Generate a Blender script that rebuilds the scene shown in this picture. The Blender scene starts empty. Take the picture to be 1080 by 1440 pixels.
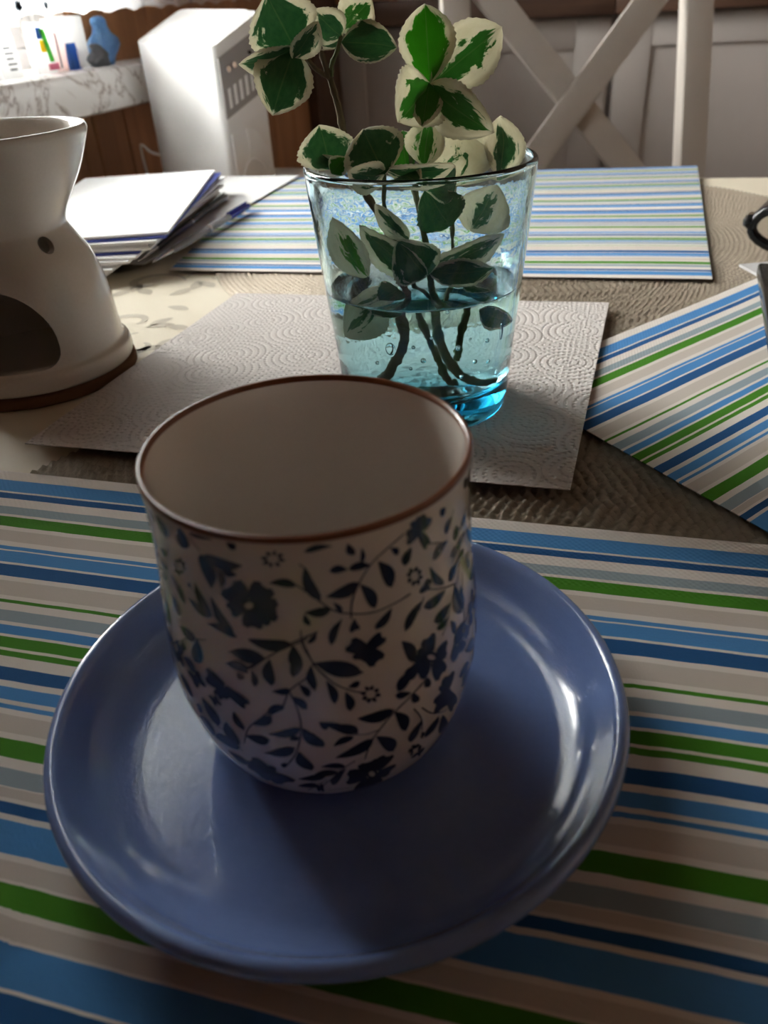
# Breakfast table: patterned mug on a blue plate, turquoise tumbler of variegated cuttings, window light from the left.
# Lengths below are in table units (U metres each), x to the right along the table, y away from the viewer, z above the cloth.
import bpy, math, random
import numpy as np

U = 0.0065
TABLE_Z = 0.75
PI = math.pi
rnd = random.Random(7)
scene = bpy.context.scene
COL = scene.collection


def W(p):
    return (p[0] * U, p[1] * U, TABLE_Z + p[2] * U)


# ------------------------------------------------------------------ camera, sky, exposure
cam_data = bpy.data.cameras.new("camera")
cam = bpy.data.objects.new("camera", cam_data)
COL.objects.link(cam)
scene.camera = cam
cam_data.sensor_fit = 'HORIZONTAL'
cam_data.sensor_width = 36.0
cam_data.lens = 36.0 * 1088.0 / 1080.0
cam_data.clip_start = 0.01
cam_data.clip_end = 60.0
from mathutils import Matrix, Vector
_pitch, _roll, _yaw = 0.5789, 0.0628, math.radians(16.3)
_right = Vector((1, 0, 0))
_up = Vector((0, math.sin(_pitch), math.cos(_pitch)))
_fwd = Vector((0, math.cos(_pitch), -math.sin(_pitch)))
_r2 = math.cos(_roll) * _right - math.sin(_roll) * _up
_u2 = math.sin(_roll) * _right + math.cos(_roll) * _up
_m = Matrix((_r2, _u2, -_fwd)).transposed().to_4x4()
cam.matrix_world = Matrix.Translation(W((0, 0, 21.04))) @ Matrix.Rotation(_yaw, 4, 'Z') @ _m
cam_data.dof.use_dof = True
cam_data.dof.focus_distance = 36 * U
cam_data.dof.aperture_fstop = 26.0

world = bpy.data.worlds.new("overcast_sky")
scene.world = world
world.use_nodes = True
_wn = world.node_tree.nodes
_wn.clear()
_wo = _wn.new("ShaderNodeOutputWorld")
_wb = _wn.new("ShaderNodeBackground")
_wg = _wn.new("ShaderNodeTexCoord")
_ws = _wn.new("ShaderNodeSeparateXYZ")
_wr = _wn.new("ShaderNodeValToRGB")
_wr.color_ramp.elements[0].position = 0.47
_wr.color_ramp.elements[0].color = (0.30, 0.31, 0.28, 1)
_wr.color_ramp.elements[1].position = 0.53
_wr.color_ramp.elements[1].color = (1.0, 0.965, 0.94, 1)
_wm = _wn.new("ShaderNodeMath")
_wm.operation = 'MULTIPLY_ADD'
_wm.inputs[1].default_value = 0.5
_wm.inputs[2].default_value = 0.5
_wl = world.node_tree.links
_wl.new(_wg.outputs["Generated"], _ws.inputs[0])
_wl.new(_ws.outputs["Z"], _wm.inputs[0])
_wl.new(_wm.outputs[0], _wr.inputs[0])
_wl.new(_wr.outputs[0], _wb.inputs[0])
_wl.new(_wb.outputs[0], _wo.inputs[0])
SKY = 51.0
_wb.inputs[1].default_value = SKY

WIN = (57.0, 128.0, 15.4, 135.0)      # window opening: y from, y to, z from, z to
FILL_WIN = (174.0, 238.0, 36.0, 118.0)    # unseen window farther along the wall, added to light the cabinets and chair
for _k, (_a, _b, _c, _d) in enumerate((WIN, FILL_WIN)):
    portal_data = bpy.data.lights.new("window_portal", 'AREA')
    portal_data.shape = 'RECTANGLE'
    portal_data.size = (_d - _c) * U
    portal_data.size_y = (_b - _a) * U
    portal_data.cycles.is_portal = True
    portal = bpy.data.objects.new("window_portal", portal_data)
    COL.objects.link(portal)
    portal.location = W((-97.0, (_a + _b) / 2, (_c + _d) / 2))
    portal.rotation_euler = (0, -PI / 2, 0)

vs = scene.view_settings
vs.view_transform = 'Standard'
vs.look = 'None'
vs.exposure = 0.0
vs.gamma = 1.0
vs.use_curve_mapping = False
scene.cycles.use_denoising = True
scene.cycles.max_bounces = 14
scene.cycles.diffuse_bounces = 5
scene.cycles.glossy_bounces = 5
scene.cycles.transmission_bounces = 14
scene.cycles.transparent_max_bounces = 16
scene.cycles.sample_clamp_indirect = 40.0


# ------------------------------------------------------------------ materials
class NT:
    def __init__(self, name):
        self.m = bpy.data.materials.new(name)
        self.m.use_nodes = True
        self.t = self.m.node_tree
        self.n = self.t.nodes
        self.bsdf = self.n["Principled BSDF"]
        self.out = self.n["Material Output"]

    def new(self, kind, **kw):
        nd = self.n.new(kind)
        for k, v in kw.items():
            setattr(nd, k, v)
        return nd

    def link(self, a, b):
        self.t.links.new(a, b)

    def put(self, sock, v):
        if v is None:
            return
        if isinstance(v, bpy.types.NodeSocket):
            self.link(v, sock)
        else:
            sock.default_value = v

    def math(self, op, a, b=None, c=None, clamp=False):
        nd = self.new("ShaderNodeMath", operation=op, use_clamp=clamp)
        for i, v in enumerate((a, b, c)):
            self.put(nd.inputs[i], v)
        return nd.outputs[0]

    def mix(self, f, a, b):
        nd = self.new("ShaderNodeMix", data_type='RGBA')
        self.put(nd.inputs["Factor"], f)
        self.put(nd.inputs[6], a)
        self.put(nd.inputs[7], b)
        return nd.outputs[2]

    def noise(self, scale, detail=3.0, rough=0.55, vec=None, dist=0.0):
        nd = self.new("ShaderNodeTexNoise")
        nd.inputs["Scale"].default_value = scale
        nd.inputs["Detail"].default_value = detail
        nd.inputs["Roughness"].default_value = rough
        nd.inputs["Distortion"].default_value = dist
        if vec is not None:
            self.link(vec, nd.inputs["Vector"])
        return nd.outputs[0]

    def ramp(self, f, stops, interp='LINEAR'):
        nd = self.new("ShaderNodeValToRGB")
        cr = nd.color_ramp
        cr.interpolation = interp
        while len(cr.elements) < len(stops):
            cr.elements.new(0.5)
        for e, (p, c) in zip(cr.elements, stops):
            e.position = p
            e.color = c4(c)
        self.put(nd.inputs[0], f)
        return nd.outputs[0]

    def obj(self):
        return self.new("ShaderNodeTexCoord").outputs["Object"]

    def uv(self):
        return self.new("ShaderNodeTexCoord").outputs["UV"]

    def sep(self, v):
        nd = self.new("ShaderNodeSeparateXYZ")
        self.link(v, nd.inputs[0])
        return nd.outputs

    def bump(self, h, strength, dist):
        nd = self.new("ShaderNodeBump")
        nd.inputs["Strength"].default_value = strength
        nd.inputs["Distance"].default_value = dist
        self.link(h, nd.inputs["Height"])
        self.link(nd.outputs[0], self.bsdf.inputs["Normal"])
        return nd

    def set(self, **kw):
        names = dict(color="Base Color", rough="Roughness", metal="Metallic", spec="Specular IOR Level",
                     trans="Transmission Weight", ior="IOR", coat="Coat Weight", coat_rough="Coat Roughness",
                     alpha="Alpha", sub="Subsurface Weight", sheen="Sheen Weight")
        for k, v in kw.items():
            if k == "color" and isinstance(v, tuple):
                v = c4(v)
            self.put(self.bsdf.inputs[names[k]], v)
        return self


def c4(c):
    return tuple(c) + (1.0,) if len(c) == 3 else tuple(c)


def s2l(r, g, b):
    f = lambda v: (v / 255 / 12.92) if v <= 10 else ((v / 255 + 0.055) / 1.055) ** 2.4
    return (f(r), f(g), f(b))


def plain(name, color, rough=0.5, noise=0.0, nscale=60.0, bump=0.0, bscale=400.0, **kw):
    t = NT(name)
    if noise:
        f = t.noise(nscale)
        lo = tuple(max(0, v * (1 - noise)) for v in color)
        hi = tuple(min(1, v * (1 + noise)) for v in color)
        t.set(color=t.mix(f, c4(lo), c4(hi)))
    else:
        t.set(color=color)
    t.set(rough=rough, **kw)
    if bump:
        t.bump(t.noise(bscale, 4), bump, 0.001)
    return t.m


MAT = {}
MAT['plaster'] = plain('warm_plaster', (0.74, 0.63, 0.54), 0.9, 0.06, 8, 0.1, 90)
MAT['red_brown'] = plain('red_brown_blocker_wall', (0.19, 0.075, 0.042), 0.8, 0.06, 10)  # for the unseen front wall: dark to cut fill, reddish to warm the bounce
MAT['terracotta'] = plain('sand_wall_paint', (0.50, 0.37, 0.285), 0.9, 0.05, 8, 0.1, 90)
MAT['ceiling'] = plain('ceiling_paint', (0.34, 0.27, 0.22), 0.9, 0.03, 6, 0.1, 80)
MAT['greige'] = plain('greige_cabinet_lacquer', (0.43, 0.39, 0.365), 0.5, 0.04, 20, 0.05, 300)
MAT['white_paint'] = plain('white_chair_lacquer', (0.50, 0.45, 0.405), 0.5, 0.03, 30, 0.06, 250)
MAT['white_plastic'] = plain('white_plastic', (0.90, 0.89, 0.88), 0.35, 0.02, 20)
MAT['grey_plastic'] = plain('grey_plastic', (0.34, 0.32, 0.31), 0.4, 0.05, 60)
MAT['dark_plastic'] = plain('black_plastic', (0.012, 0.013, 0.014), 0.22, 0.1, 60)
MAT['chrome'] = plain('polished_metal', (0.75, 0.75, 0.76), 0.16, 0.03, 50, metal=1.0)
MAT['paper'] = plain('white_paper', (0.80, 0.80, 0.80), 0.85, 0.03, 30, 0.08, 500)
MAT['grey_paper'] = plain('grey_recycled_paper', (0.48, 0.47, 0.47), 0.85, 0.08, 40, 0.08, 500)
MAT['blue_paper'] = plain('blue_printed_paper', s2l(70, 84, 170), 0.7, 0.08, 40)
MAT['cork'] = plain('brown_cork', (0.24, 0.11, 0.055), 0.9, 0.45, 420, 0.7, 900)
MAT['rim_brown'] = plain('copper_brown_band', (0.17, 0.055, 0.02), 0.28, 0.15, 150)
MAT['navy'] = plain('navy_underglaze_print', (0.012, 0.020, 0.055), 0.14, 0.35, 500, coat=0.4, coat_rough=0.05)
MAT['damask'] = plain('damask_weave', (0.46, 0.405, 0.315), 0.55, 0.10, 300, 0.2, 900)
MAT['blue_clear'] = plain('blue_pen_plastic', s2l(28, 34, 150), 0.15, 0.05, 80)
MAT['ink_black'] = plain('black_pen_barrel', (0.01, 0.01, 0.022), 0.2, 0.1, 80)


def m_porcelain():
    t = NT('white_porcelain_glaze')
    f = t.noise(120, 4)
    t.set(color=t.mix(f, c4((0.70, 0.64, 0.585)), c4((0.76, 0.70, 0.64))), rough=0.12, coat=0.5, coat_rough=0.04, spec=0.5)
    return t.m


def m_plate():
    t = NT('blue_grey_stoneware_glaze')
    f = t.noise(55, 5, 0.6)
    g = t.noise(700, 2)
    sp = t.ramp(g, [(0.0, (0, 0, 0)), (0.735, (0, 0, 0)), (0.77, (1, 1, 1))])
    col = t.mix(f, c4((0.140, 0.212, 0.445)), c4((0.172, 0.250, 0.505)))
    t.set(color=t.mix(t.math('MULTIPLY', sp, 0.35), col, c4((0.08, 0.08, 0.09))), rough=0.10, coat=0.6, coat_rough=0.025)
    t.bump(t.noise(90, 2), 0.06, 0.001)
    return t.m


def m_burner():
    t = NT('cream_ceramic_glaze')
    f = t.noise(90, 4)
    t.set(color=t.mix(f, c4((0.60, 0.55, 0.49)), c4((0.68, 0.63, 0.57))), rough=0.18, coat=0.5, coat_rough=0.08)
    return t.m


def m_glass():
    t = NT('turquoise_bubbled_glass')
    t.set(color=(1, 1, 1), rough=0.0, ior=1.47, trans=1.0)
    v = t.new("ShaderNodeVolumeAbsorption")
    v.inputs["Color"].default_value = (0.02, 0.70, 0.84, 1)
    v.inputs["Density"].default_value = 84.0
    t.link(v.outputs[0], t.out.inputs["Volume"])
    t.bump(t.noise(28, 1), 0.02, 0.002)
    return t.m


def m_water():
    t = NT('clear_water')
    t.set(color=(1, 1, 1), rough=0.0, ior=1.33, trans=1.0)
    v = t.new("ShaderNodeVolumeAbsorption")
    v.inputs["Color"].default_value = (0.30, 0.88, 0.92, 1)
    v.inputs["Density"].default_value = 10.0
    t.link(v.outputs[0], t.out.inputs["Volume"])
    return t.m


def m_bubble():
    t = NT('air_bubble_surface')
    t.set(color=(1, 1, 1), rough=0.0, ior=0.76, trans=1.0)
    return t.m


BLUE, DARK, GREEN, GREYB, WHITE, BEIGE = (s2l(76, 138, 198), s2l(34, 88, 142), s2l(68, 132, 30), s2l(148, 162, 170),
                                         s2l(224, 216, 208), s2l(200, 190, 180))
STRIPES = [(.82, 1.8, BLUE), (1.98, 2.43, DARK), (3.11, 3.77, GREYB), (3.93, 4.71, GREEN), (5.0, 5.85, BEIGE), (6.19, 6.42, BLUE),
           (6.53, 7.3, BLUE), (7.44, 8.22, DARK), (8.5, 9.4, BEIGE), (9.64, 9.88, GREEN), (10.27, 10.93, GREYB), (11.11, 11.62, BLUE),
           (11.74, 12.35, GREEN), (12.47, 12.75, GREEN), (13.27, 13.91, DARK), (14.18, 14.76, BLUE), (14.96, 15.16, BLUE),
           (15.4, 16.1, BEIGE), (16.37, 17.07, GREEN), (17.49, 18.11, GREYB), (18.12, 18.5, BEIGE), (18.6, 19.02, DARK), (19.2, 20.2, BLUE),
           (20.4, 20.95, BEIGE), (21.02, 21.69, GREEN), (21.9, 22.4, BEIGE), (22.5, 23.5, BLUE), (23.62, 24.3, DARK)]
PERIOD = 24.7


def m_napkin():
    """Printed stripes: v runs across them in table units / 50."""
    t = NT('striped_paper_napkin')
    uv = t.sep(t.uv())
    d = t.math('MULTIPLY', uv[1], 50.0)
    wob = t.math('MULTIPLY', t.math('SUBTRACT', t.noise(25, 2), 0.5), 0.10)
    d = t.math('ADD', d, wob)
    f = t.math('FRACT', t.math('DIVIDE', d, PERIOD))

    def stops(lo, hi):
        out = [(0.0, WHITE)]
        for a, b, c in STRIPES:
            if a >= lo and b <= hi:
                out += [((a - lo) / (hi - lo), c), ((b - lo) / (hi - lo), WHITE)]
        return out
    r1 = t.ramp(t.math('MULTIPLY', f, PERIOD / 12.4), stops(0, 12.4), 'CONSTANT')
    f2 = t.math('DIVIDE', t.math('SUBTRACT', t.math('MULTIPLY', f, PERIOD), 12.4), PERIOD - 12.4)
    r2 = t.ramp(f2, stops(12.4, PERIOD), 'CONSTANT')
    col = t.mix(t.math('GREATER_THAN', t.math('MULTIPLY', f, PERIOD), 12.4), r1, r2)
    fib = t.noise(900, 3)
    col2 = t.mix(t.math('MULTIPLY', fib, 0.05), col, c4((0.30, 0.28, 0.27)))
    t.set(color=col2, rough=0.9, spec=0.15)
    # embossed border: rows of small dots
    du = t.math('MULTIPLY', uv[0], 50.0)
    dots = t.math('MULTIPLY', t.math('SINE', t.math('MULTIPLY', du, 2 * PI / 0.30)), t.math('SINE', t.math('MULTIPLY', d, 2 * PI / 0.30)))
    band = t.math('LESS_THAN', d, 4.4)
    h = t.math('ADD', t.math('MULTIPLY', t.math('MULTIPLY', dots, band), 0.7), t.math('MULTIPLY', t.noise(260, 3), 0.8))
    t.bump(h, 0.22, 0.0006)
    return t.m


def m_towel():
    """Kitchen paper with embossed whorls of dots."""
    t = NT('embossed_kitchen_paper')
    uv = t.uv()
    mp = t.new("ShaderNodeMapping")
    mp.inputs["Scale"].default_value = (6.5, 6.0, 1)
    t.link(uv, mp.inputs[0])
    vo = t.new("ShaderNodeTexVoronoi", voronoi_dimensions='2D')
    vo.inputs["Scale"].default_value = 1.0
    vo.inputs["Randomness"].default_value = 0.75
    t.link(mp.outputs[0], vo.inputs["Vector"])
    sub = t.new("ShaderNodeVectorMath", operation='SUBTRACT')
    t.link(mp.outputs[0], sub.inputs[0])
    t.link(vo.outputs["Position"], sub.inputs[1])
    s = t.sep(sub.outputs[0])
    ang = t.math('ARCTAN2', s[1], s[0])
    ring = t.math('MULTIPLY', vo.outputs["Distance"], 9.0)
    ringi = t.math('FLOOR', ring)
    rf = t.math('ABSOLUTE', t.math('SUBTRACT', t.math('FRACT', ring), 0.5))
    line = t.math('SUBTRACT', 1.0, t.math('MULTIPLY', rf, 3.4), clamp=True)
    cnt = t.math('ADD', t.math('MULTIPLY', ringi, 4.0), 3.0)
    dot = t.math('ABSOLUTE', t.math('SINE', t.math('MULTIPLY', ang, cnt)))
    h = t.math('MULTIPLY', line, t.math('POWER', dot, 1.6))
    h = t.math('ADD', t.math('MULTIPLY', h, -1.0), t.math('MULTIPLY', t.noise(500, 3), 0.25))
    f = t.noise(30, 3)
    t.set(color=t.mix(f, c4((0.60, 0.555, 0.53)), c4((0.66, 0.615, 0.59))), rough=0.95)
    t.bump(h, 0.6, 0.001)
    return t.m


def m_cloth():
    t = NT('cream_damask_tablecloth')
    f = t.noise(14, 3)
    o = t.sep(t.obj())
    w = t.math('ADD', t.math('SINE', t.math('MULTIPLY', o[0], 9000)), t.math('SINE', t.math('MULTIPLY', o[1], 9000)))
    t.set(color=t.mix(f, c4((0.66, 0.59, 0.46)), c4((0.72, 0.655, 0.53))), rough=0.62, spec=0.4)
    t.bump(t.math('ADD', t.math('MULTIPLY', w, 0.15), t.noise(60, 3)), 0.12, 0.001)
    return t.m


def m_mat():
    t = NT('braided_golden_fibre')
    f = t.noise(260, 4)
    g = t.noise(30, 3)
    col = t.mix(f, c4((0.52, 0.41, 0.29)), c4((0.92, 0.82, 0.68)))
    t.set(color=t.mix(t.math('MULTIPLY', g, 0.4), col, c4((0.28, 0.20, 0.14))), rough=0.26, metal=0.45, spec=0.8)
    t.bump(t.noise(900, 2), 0.9, 0.001)
    return t.m


def m_wood(name, c1, c2, scale=1.0, rough=0.5, axis='Z'):
    t = NT(name)
    o = t.obj()
    mp = t.new("ShaderNodeMapping")
    sc = {'X': (2, 22, 22), 'Y': (22, 2, 22), 'Z': (22, 22, 2)}[axis]
    mp.inputs["Scale"].default_value = tuple(v * scale for v in sc)
    t.link(o, mp.inputs[0])
    oi = t.new("ShaderNodeObjectInfo")
    ad = t.new("ShaderNodeVectorMath", operation='ADD')
    t.link(mp.outputs[0], ad.inputs[0])
    sc2 = t.new("ShaderNodeVectorMath", operation='SCALE')
    sc2.inputs[0].default_value = (37, 17, 29)
    t.link(oi.outputs["Random"], sc2.inputs["Scale"])
    t.link(sc2.outputs[0], ad.inputs[1])
    f = t.noise(1.6, 6, 0.62, ad.outputs[0], 0.7)
    rv = t.math('MULTIPLY_ADD', oi.outputs["Random"], 0.24, -0.12)
    t.set(color=t.ramp(t.math('ADD', f, rv), [(0.28, c1), (0.72, c2)]), rough=rough)
    t.bump(f, 0.12, 0.002)
    return t.m


def m_marble():
    t = NT('veined_white_marble')
    o = t.obj()
    n = t.noise(9, 6, 0.6, o, 1.6)
    v = t.math('ABSOLUTE', t.math('SUBTRACT', n, 0.5))
    t.set(color=t.ramp(v, [(0.0, (0.36, 0.30, 0.28)), (0.012, (0.72, 0.69, 0.67)), (0.04, (0.91, 0.90, 0.89))]), rough=0.25)
    return t.m


def m_lace():
    t = NT('white_lace_net')
    o = t.sep(t.obj())
    k = 2 * PI / 0.0021
    g = t.math('MULTIPLY', t.math('SINE', t.math('MULTIPLY', o[1], k)), t.math('SINE', t.math('MULTIPLY', o[2], k)))
    hole = t.math('GREATER_THAN', g, -0.15)
    tr = t.new("ShaderNodeBsdfTransparent")
    df = t.new("ShaderNodeBsdfDiffuse")
    df.inputs[0].default_value = (0.85, 0.86, 0.88, 1)
    tl = t.new("ShaderNodeBsdfTranslucent")
    tl.inputs[0].default_value = (0.85, 0.86, 0.88, 1)
    m1 = t.new("ShaderNodeMixShader")
    m1.inputs[0].default_value = 0.75
    t.link(df.outputs[0], m1.inputs[1])
    t.link(tl.outputs[0], m1.inputs[2])
    m2 = t.new("ShaderNodeMixShader")
    t.link(t.math('MULTIPLY', hole, 0.85), m2.inputs[0])
    t.link(m1.outputs[0], m2.inputs[1])
    t.link(tr.outputs[0], m2.inputs[2])
    t.link(m2.outputs[0], t.out.inputs[0])
    return t.m


def m_pane():
    t = NT('window_pane_glass')
    tr = t.new("ShaderNodeBsdfTransparent")
    tr.inputs[0].default_value = (0.96, 0.98, 0.97, 1)
    gl = t.new("ShaderNodeBsdfGlossy")
    gl.inputs["Roughness"].default_value = 0.02
    fr = t.new("ShaderNodeFresnel")
    fr.inputs[0].default_value = 1.45
    m2 = t.new("ShaderNodeMixShader")
    t.link(fr.outputs[0], m2.inputs[0])
    t.link(tr.outputs[0], m2.inputs[1])
    t.link(gl.outputs[0], m2.inputs[2])
    t.link(m2.outputs[0], t.out.inputs[0])
    return t.m


def m_translucent(name, color, part=0.6, rough=0.4, col2=None, nscale=40):
    t = NT(name)
    col = c4(color)
    if col2:
        col = t.ramp(t.noise(nscale, 4, 0.6, None, 1.2), [(0.35, color), (0.65, col2)])
    t.set(color=col, rough=rough)
    tl = t.new("ShaderNodeBsdfTranslucent")
    t.put(tl.inputs[0], col)
    mx = t.new("ShaderNodeMixShader")
    mx.inputs[0].default_value = part
    t.link(t.bsdf.outputs[0], mx.inputs[1])
    t.link(tl.outputs[0], mx.inputs[2])
    t.link(mx.outputs[0], t.out.inputs[0])
    return t.m


def m_leaf():
    """Variegated leaf. UV: u along, v across (0.5 = midrib). Object properties say how much cream and which seed."""
    t = NT('variegated_leaf')
    uv = t.sep(t.uv())
    cream = t.new("ShaderNodeAttribute", attribute_type='OBJECT', attribute_name='cream').outputs["Fac"]
    seed = t.new("ShaderNodeAttribute", attribute_type='OBJECT', attribute_name='seed').outputs["Fac"]
    pale = t.new("ShaderNodeAttribute", attribute_type='OBJECT', attribute_name='pale').outputs["Fac"]
    cx = t.new("ShaderNodeCombineXYZ")
    vv = t.math('ABSOLUTE', t.math('MULTIPLY', t.math('SUBTRACT', uv[1], 0.5), 2.0))
    t.link(t.math('MULTIPLY', uv[0], 3.2), cx.inputs[0])
    t.link(t.math('MULTIPLY', uv[1], 5.0), cx.inputs[1])
    t.link(t.math('MULTIPLY', seed, 7.3), cx.inputs[2])
    n1 = t.math('SUBTRACT', t.noise(1.0, 5, 0.65, cx.outputs[0], 0.6), 0.5)
    # distance from the margin: grows towards the tip too
    tip = t.math('POWER', t.math('ABSOLUTE', t.math('MULTIPLY_ADD', uv[0], 2.0, -0.85)), 3.5)
    edge = t.math('ADD', t.math('POWER', vv, 1.6), t.math('MULTIPLY', tip, 0.42))
    q = t.math('ADD', t.math('ADD', edge, t.math('MULTIPLY', n1, 1.75)), cream)
    g = t.math('SUBTRACT', 1.0, t.math('MULTIPLY_ADD', t.math('SUBTRACT', q, 0.54), 14.0, 0.0, clamp=True))
    n2 = t.noise(2.2, 3, 0.5, cx.outputs[0], 0.3)
    dark = t.mix(n2, c4(s2l(58, 108, 80)), c4(s2l(112, 156, 110)))
    dark = t.mix(pale, dark, c4(s2l(96, 176, 44)))
    rib = t.math('SUBTRACT', 1.0, t.math('MULTIPLY', vv, 26.0), clamp=True)
    dark = t.mix(t.math('MULTIPLY', rib, 0.55), dark, c4(s2l(150, 170, 120)))
    crm = t.mix(n2, c4(s2l(222, 217, 194)), c4(s2l(244, 241, 226)))
    col = t.mix(g, crm, dark)
    t.set(color=col, rough=0.34, spec=0.5)
    side = t.math('SINE', t.math('MULTIPLY_ADD', uv[0], 60.0, t.math('MULTIPLY', vv, -16.0)))
    t.bump(t.math('ADD', t.math('MULTIPLY', side, 0.2), t.math('MULTIPLY', rib, -1.0)), 0.18, 0.0006)
    tl = t.new("ShaderNodeBsdfTranslucent")
    t.link(col, tl.inputs[0])
    mx = t.new("ShaderNodeMixShader")
    mx.inputs[0].default_value = 0.55
    t.link(t.bsdf.outputs[0], mx.inputs[1])
    t.link(tl.outputs[0], mx.inputs[2])
    t.link(mx.outputs[0], t.out.inputs[0])
    return t.m


MAT['porcelain'] = m_porcelain()
MAT['plate'] = m_plate()
MAT['burner'] = m_burner()
MAT['glass'] = m_glass()
MAT['water'] = m_water()
MAT['bubble'] = m_bubble()
MAT['napkin'] = m_napkin()
MAT['towel'] = m_towel()
MAT['cloth'] = m_cloth()
MAT['mat'] = m_mat()
MAT['marble'] = m_marble()
MAT['lace'] = m_lace()
MAT['pane'] = m_pane()
MAT['leaf'] = m_leaf()
MAT['plank'] = m_wood('orange_brown_pine', (0.26, 0.115, 0.048), (0.46, 0.225, 0.10))
MAT['dark_wood'] = m_wood('dark_brown_oak', (0.055, 0.026, 0.015), (0.12, 0.06, 0.035), axis='X')
MAT['table_wood'] = m_wood('table_oak', (0.16, 0.09, 0.045), (0.28, 0.17, 0.09), axis='X')
MAT['floor'] = m_wood('floor_laminate', (0.15, 0.085, 0.045), (0.24, 0.15, 0.085), 0.6, axis='Y')
MAT['stem'] = plain('green_brown_stem', (0.15, 0.18, 0.08), 0.75, 0.35, 500, 0.4, 1200, spec=0.25)
MAT['bark'] = plain('brown_woody_stem', (0.17, 0.13, 0.085), 0.85, 0.35, 500, 0.4, 1200, spec=0.2)
MAT['blue_bag'] = m_translucent('blue_crinkled_foil', s2l(70, 120, 190), 0.35, 0.3, s2l(150, 200, 236), 60)
MAT['pack_white'] = m_translucent('white_packet_paper', (0.86, 0.86, 0.86), 0.55)
MAT['pack_green'] = m_translucent('green_packet_print', s2l(80, 200, 50), 0.55)
MAT['pack_lime'] = m_translucent('lime_packet_print', s2l(200, 235, 130), 0.55)
MAT['pack_blue'] = m_translucent('blue_packet_print', s2l(50, 110, 180), 0.5)
MAT['pack_yellow'] = m_translucent('yellow_packet_print', s2l(240, 215, 20), 0.55)
MAT['pack_pink'] = m_translucent('pink_packet_print', s2l(225, 140, 170), 0.55)
MAT['pack_rose'] = m_translucent('pale_rose_packet_paper', s2l(238, 222, 220), 0.55)
MAT['pack_grey'] = m_translucent('grey_print', s2l(120, 122, 128), 0.4)
MAT['leaf_motif'] = plain('grey_green_embroidery', s2l(70, 88, 100), 0.8, 0.2, 300)
MAT['clear'] = m_pane()
MAT['lens'] = m_pane()
MAT['clear_pen'] = plain('clear_pen_plastic', (0.55, 0.57, 0.62), 0.12, 0.05, 80, trans=0.6)


# ------------------------------------------------------------------ mesh helpers
def A(*a):
    return np.array(a, dtype=float)


def empty(name, loc, label, cat, group=None):
    o = bpy.data.objects.new(name, None)
    o.empty_display_size = 0.02
    COL.objects.link(o)
    o.location = W(loc)
    o["u_loc"] = [float(v) for v in loc]
    return tag(o, label, cat, group)


def tag(o, label, cat, group=None):
    o["label"] = label
    o["category"] = cat
    if group:
        o["group"] = group
    return o


def mk(name, geo, mat, loc=(0, 0, 0), parent=None, smooth=True, label=None, uv=None, kind=None):
    """One mesh object from (verts, faces) given in absolute table units; its origin stands at loc."""
    v, f = geo
    if parent is not None:
        loc = origin_of(parent)
    v = (np.asarray(v, float) - np.asarray(loc, float)) * U
    me = bpy.data.meshes.new(name)
    me.from_pydata([tuple(p) for p in v], [], [tuple(int(i) for i in q) for q in f])
    me.materials.append(MAT[mat] if isinstance(mat, str) else mat)
    if uv is not None:
        lay = me.uv_layers.new(name="UVMap")
        idx = np.empty(len(me.loops), dtype=np.int32)
        me.loops.foreach_get("vertex_index", idx)
        lay.data.foreach_set("uv", np.asarray(uv, np.float32)[idx].ravel())
    if smooth:
        me.polygons.foreach_set("use_smooth", [True] * len(me.polygons))
        if smooth != 'all':
            me.set_sharp_from_angle(angle=math.radians(38))
    me.update()
    o = bpy.data.objects.new(name, me)
    COL.objects.link(o)
    if parent is not None:
        o.parent = parent
        o["u_loc"] = list(loc)
    else:
        o.location = W(loc)
        o["u_loc"] = [float(q) for q in loc]
    if label:
        o["label"] = label
    if kind:
        o["kind"] = kind
    return o


def origin_of(o):
    return tuple(o["u_loc"])


def join(*gs):
    V, F, n = [], [], 0
    for v, f in gs:
        v = np.asarray(v, float)
        V.append(v)
        F += [tuple(i + n for i in q) for q in f]
        n += len(v)
    return np.concatenate(V), F


def box(x0, x1, y0, y1, z0, z1, b=0.0):
    """Box, its edges chamfered by b."""
    if b <= 0:
        v = A([x0, y0, z0], [x1, y0, z0], [x1, y1, z0], [x0, y1, z0], [x0, y0, z1], [x1, y0, z1], [x1, y1, z1], [x0, y1, z1])
        return v, [(3, 2, 1, 0), (4, 5, 6, 7), (0, 1, 5, 4), (1, 2, 6, 5), (2, 3, 7, 6), (3, 0, 4, 7)]
    import bmesh
    bm = bmesh.new()
    v, f = box(x0, x1, y0, y1, z0, z1)
    vs_ = [bm.verts.new(p) for p in v]
    for q in f:
        bm.faces.new([vs_[i] for i in q])
    bmesh.ops.bevel(bm, geom=list(bm.edges), offset=b, segments=2, profile=0.5, affect='EDGES')
    bm.verts.index_update()
    out = np.array([p.co[:] for p in bm.verts]), [tuple(x.index for x in q.verts) for q in bm.faces]
    bm.free()
    return out


def obox(c, half, axes, b=0.0):
    """Box about c with half sizes along three given axes."""
    v, f = box(-half[0], half[0], -half[1], half[1], -half[2], half[2], b)
    M = np.array(axes, float)
    return v @ M + np.asarray(c, float), f


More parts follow.
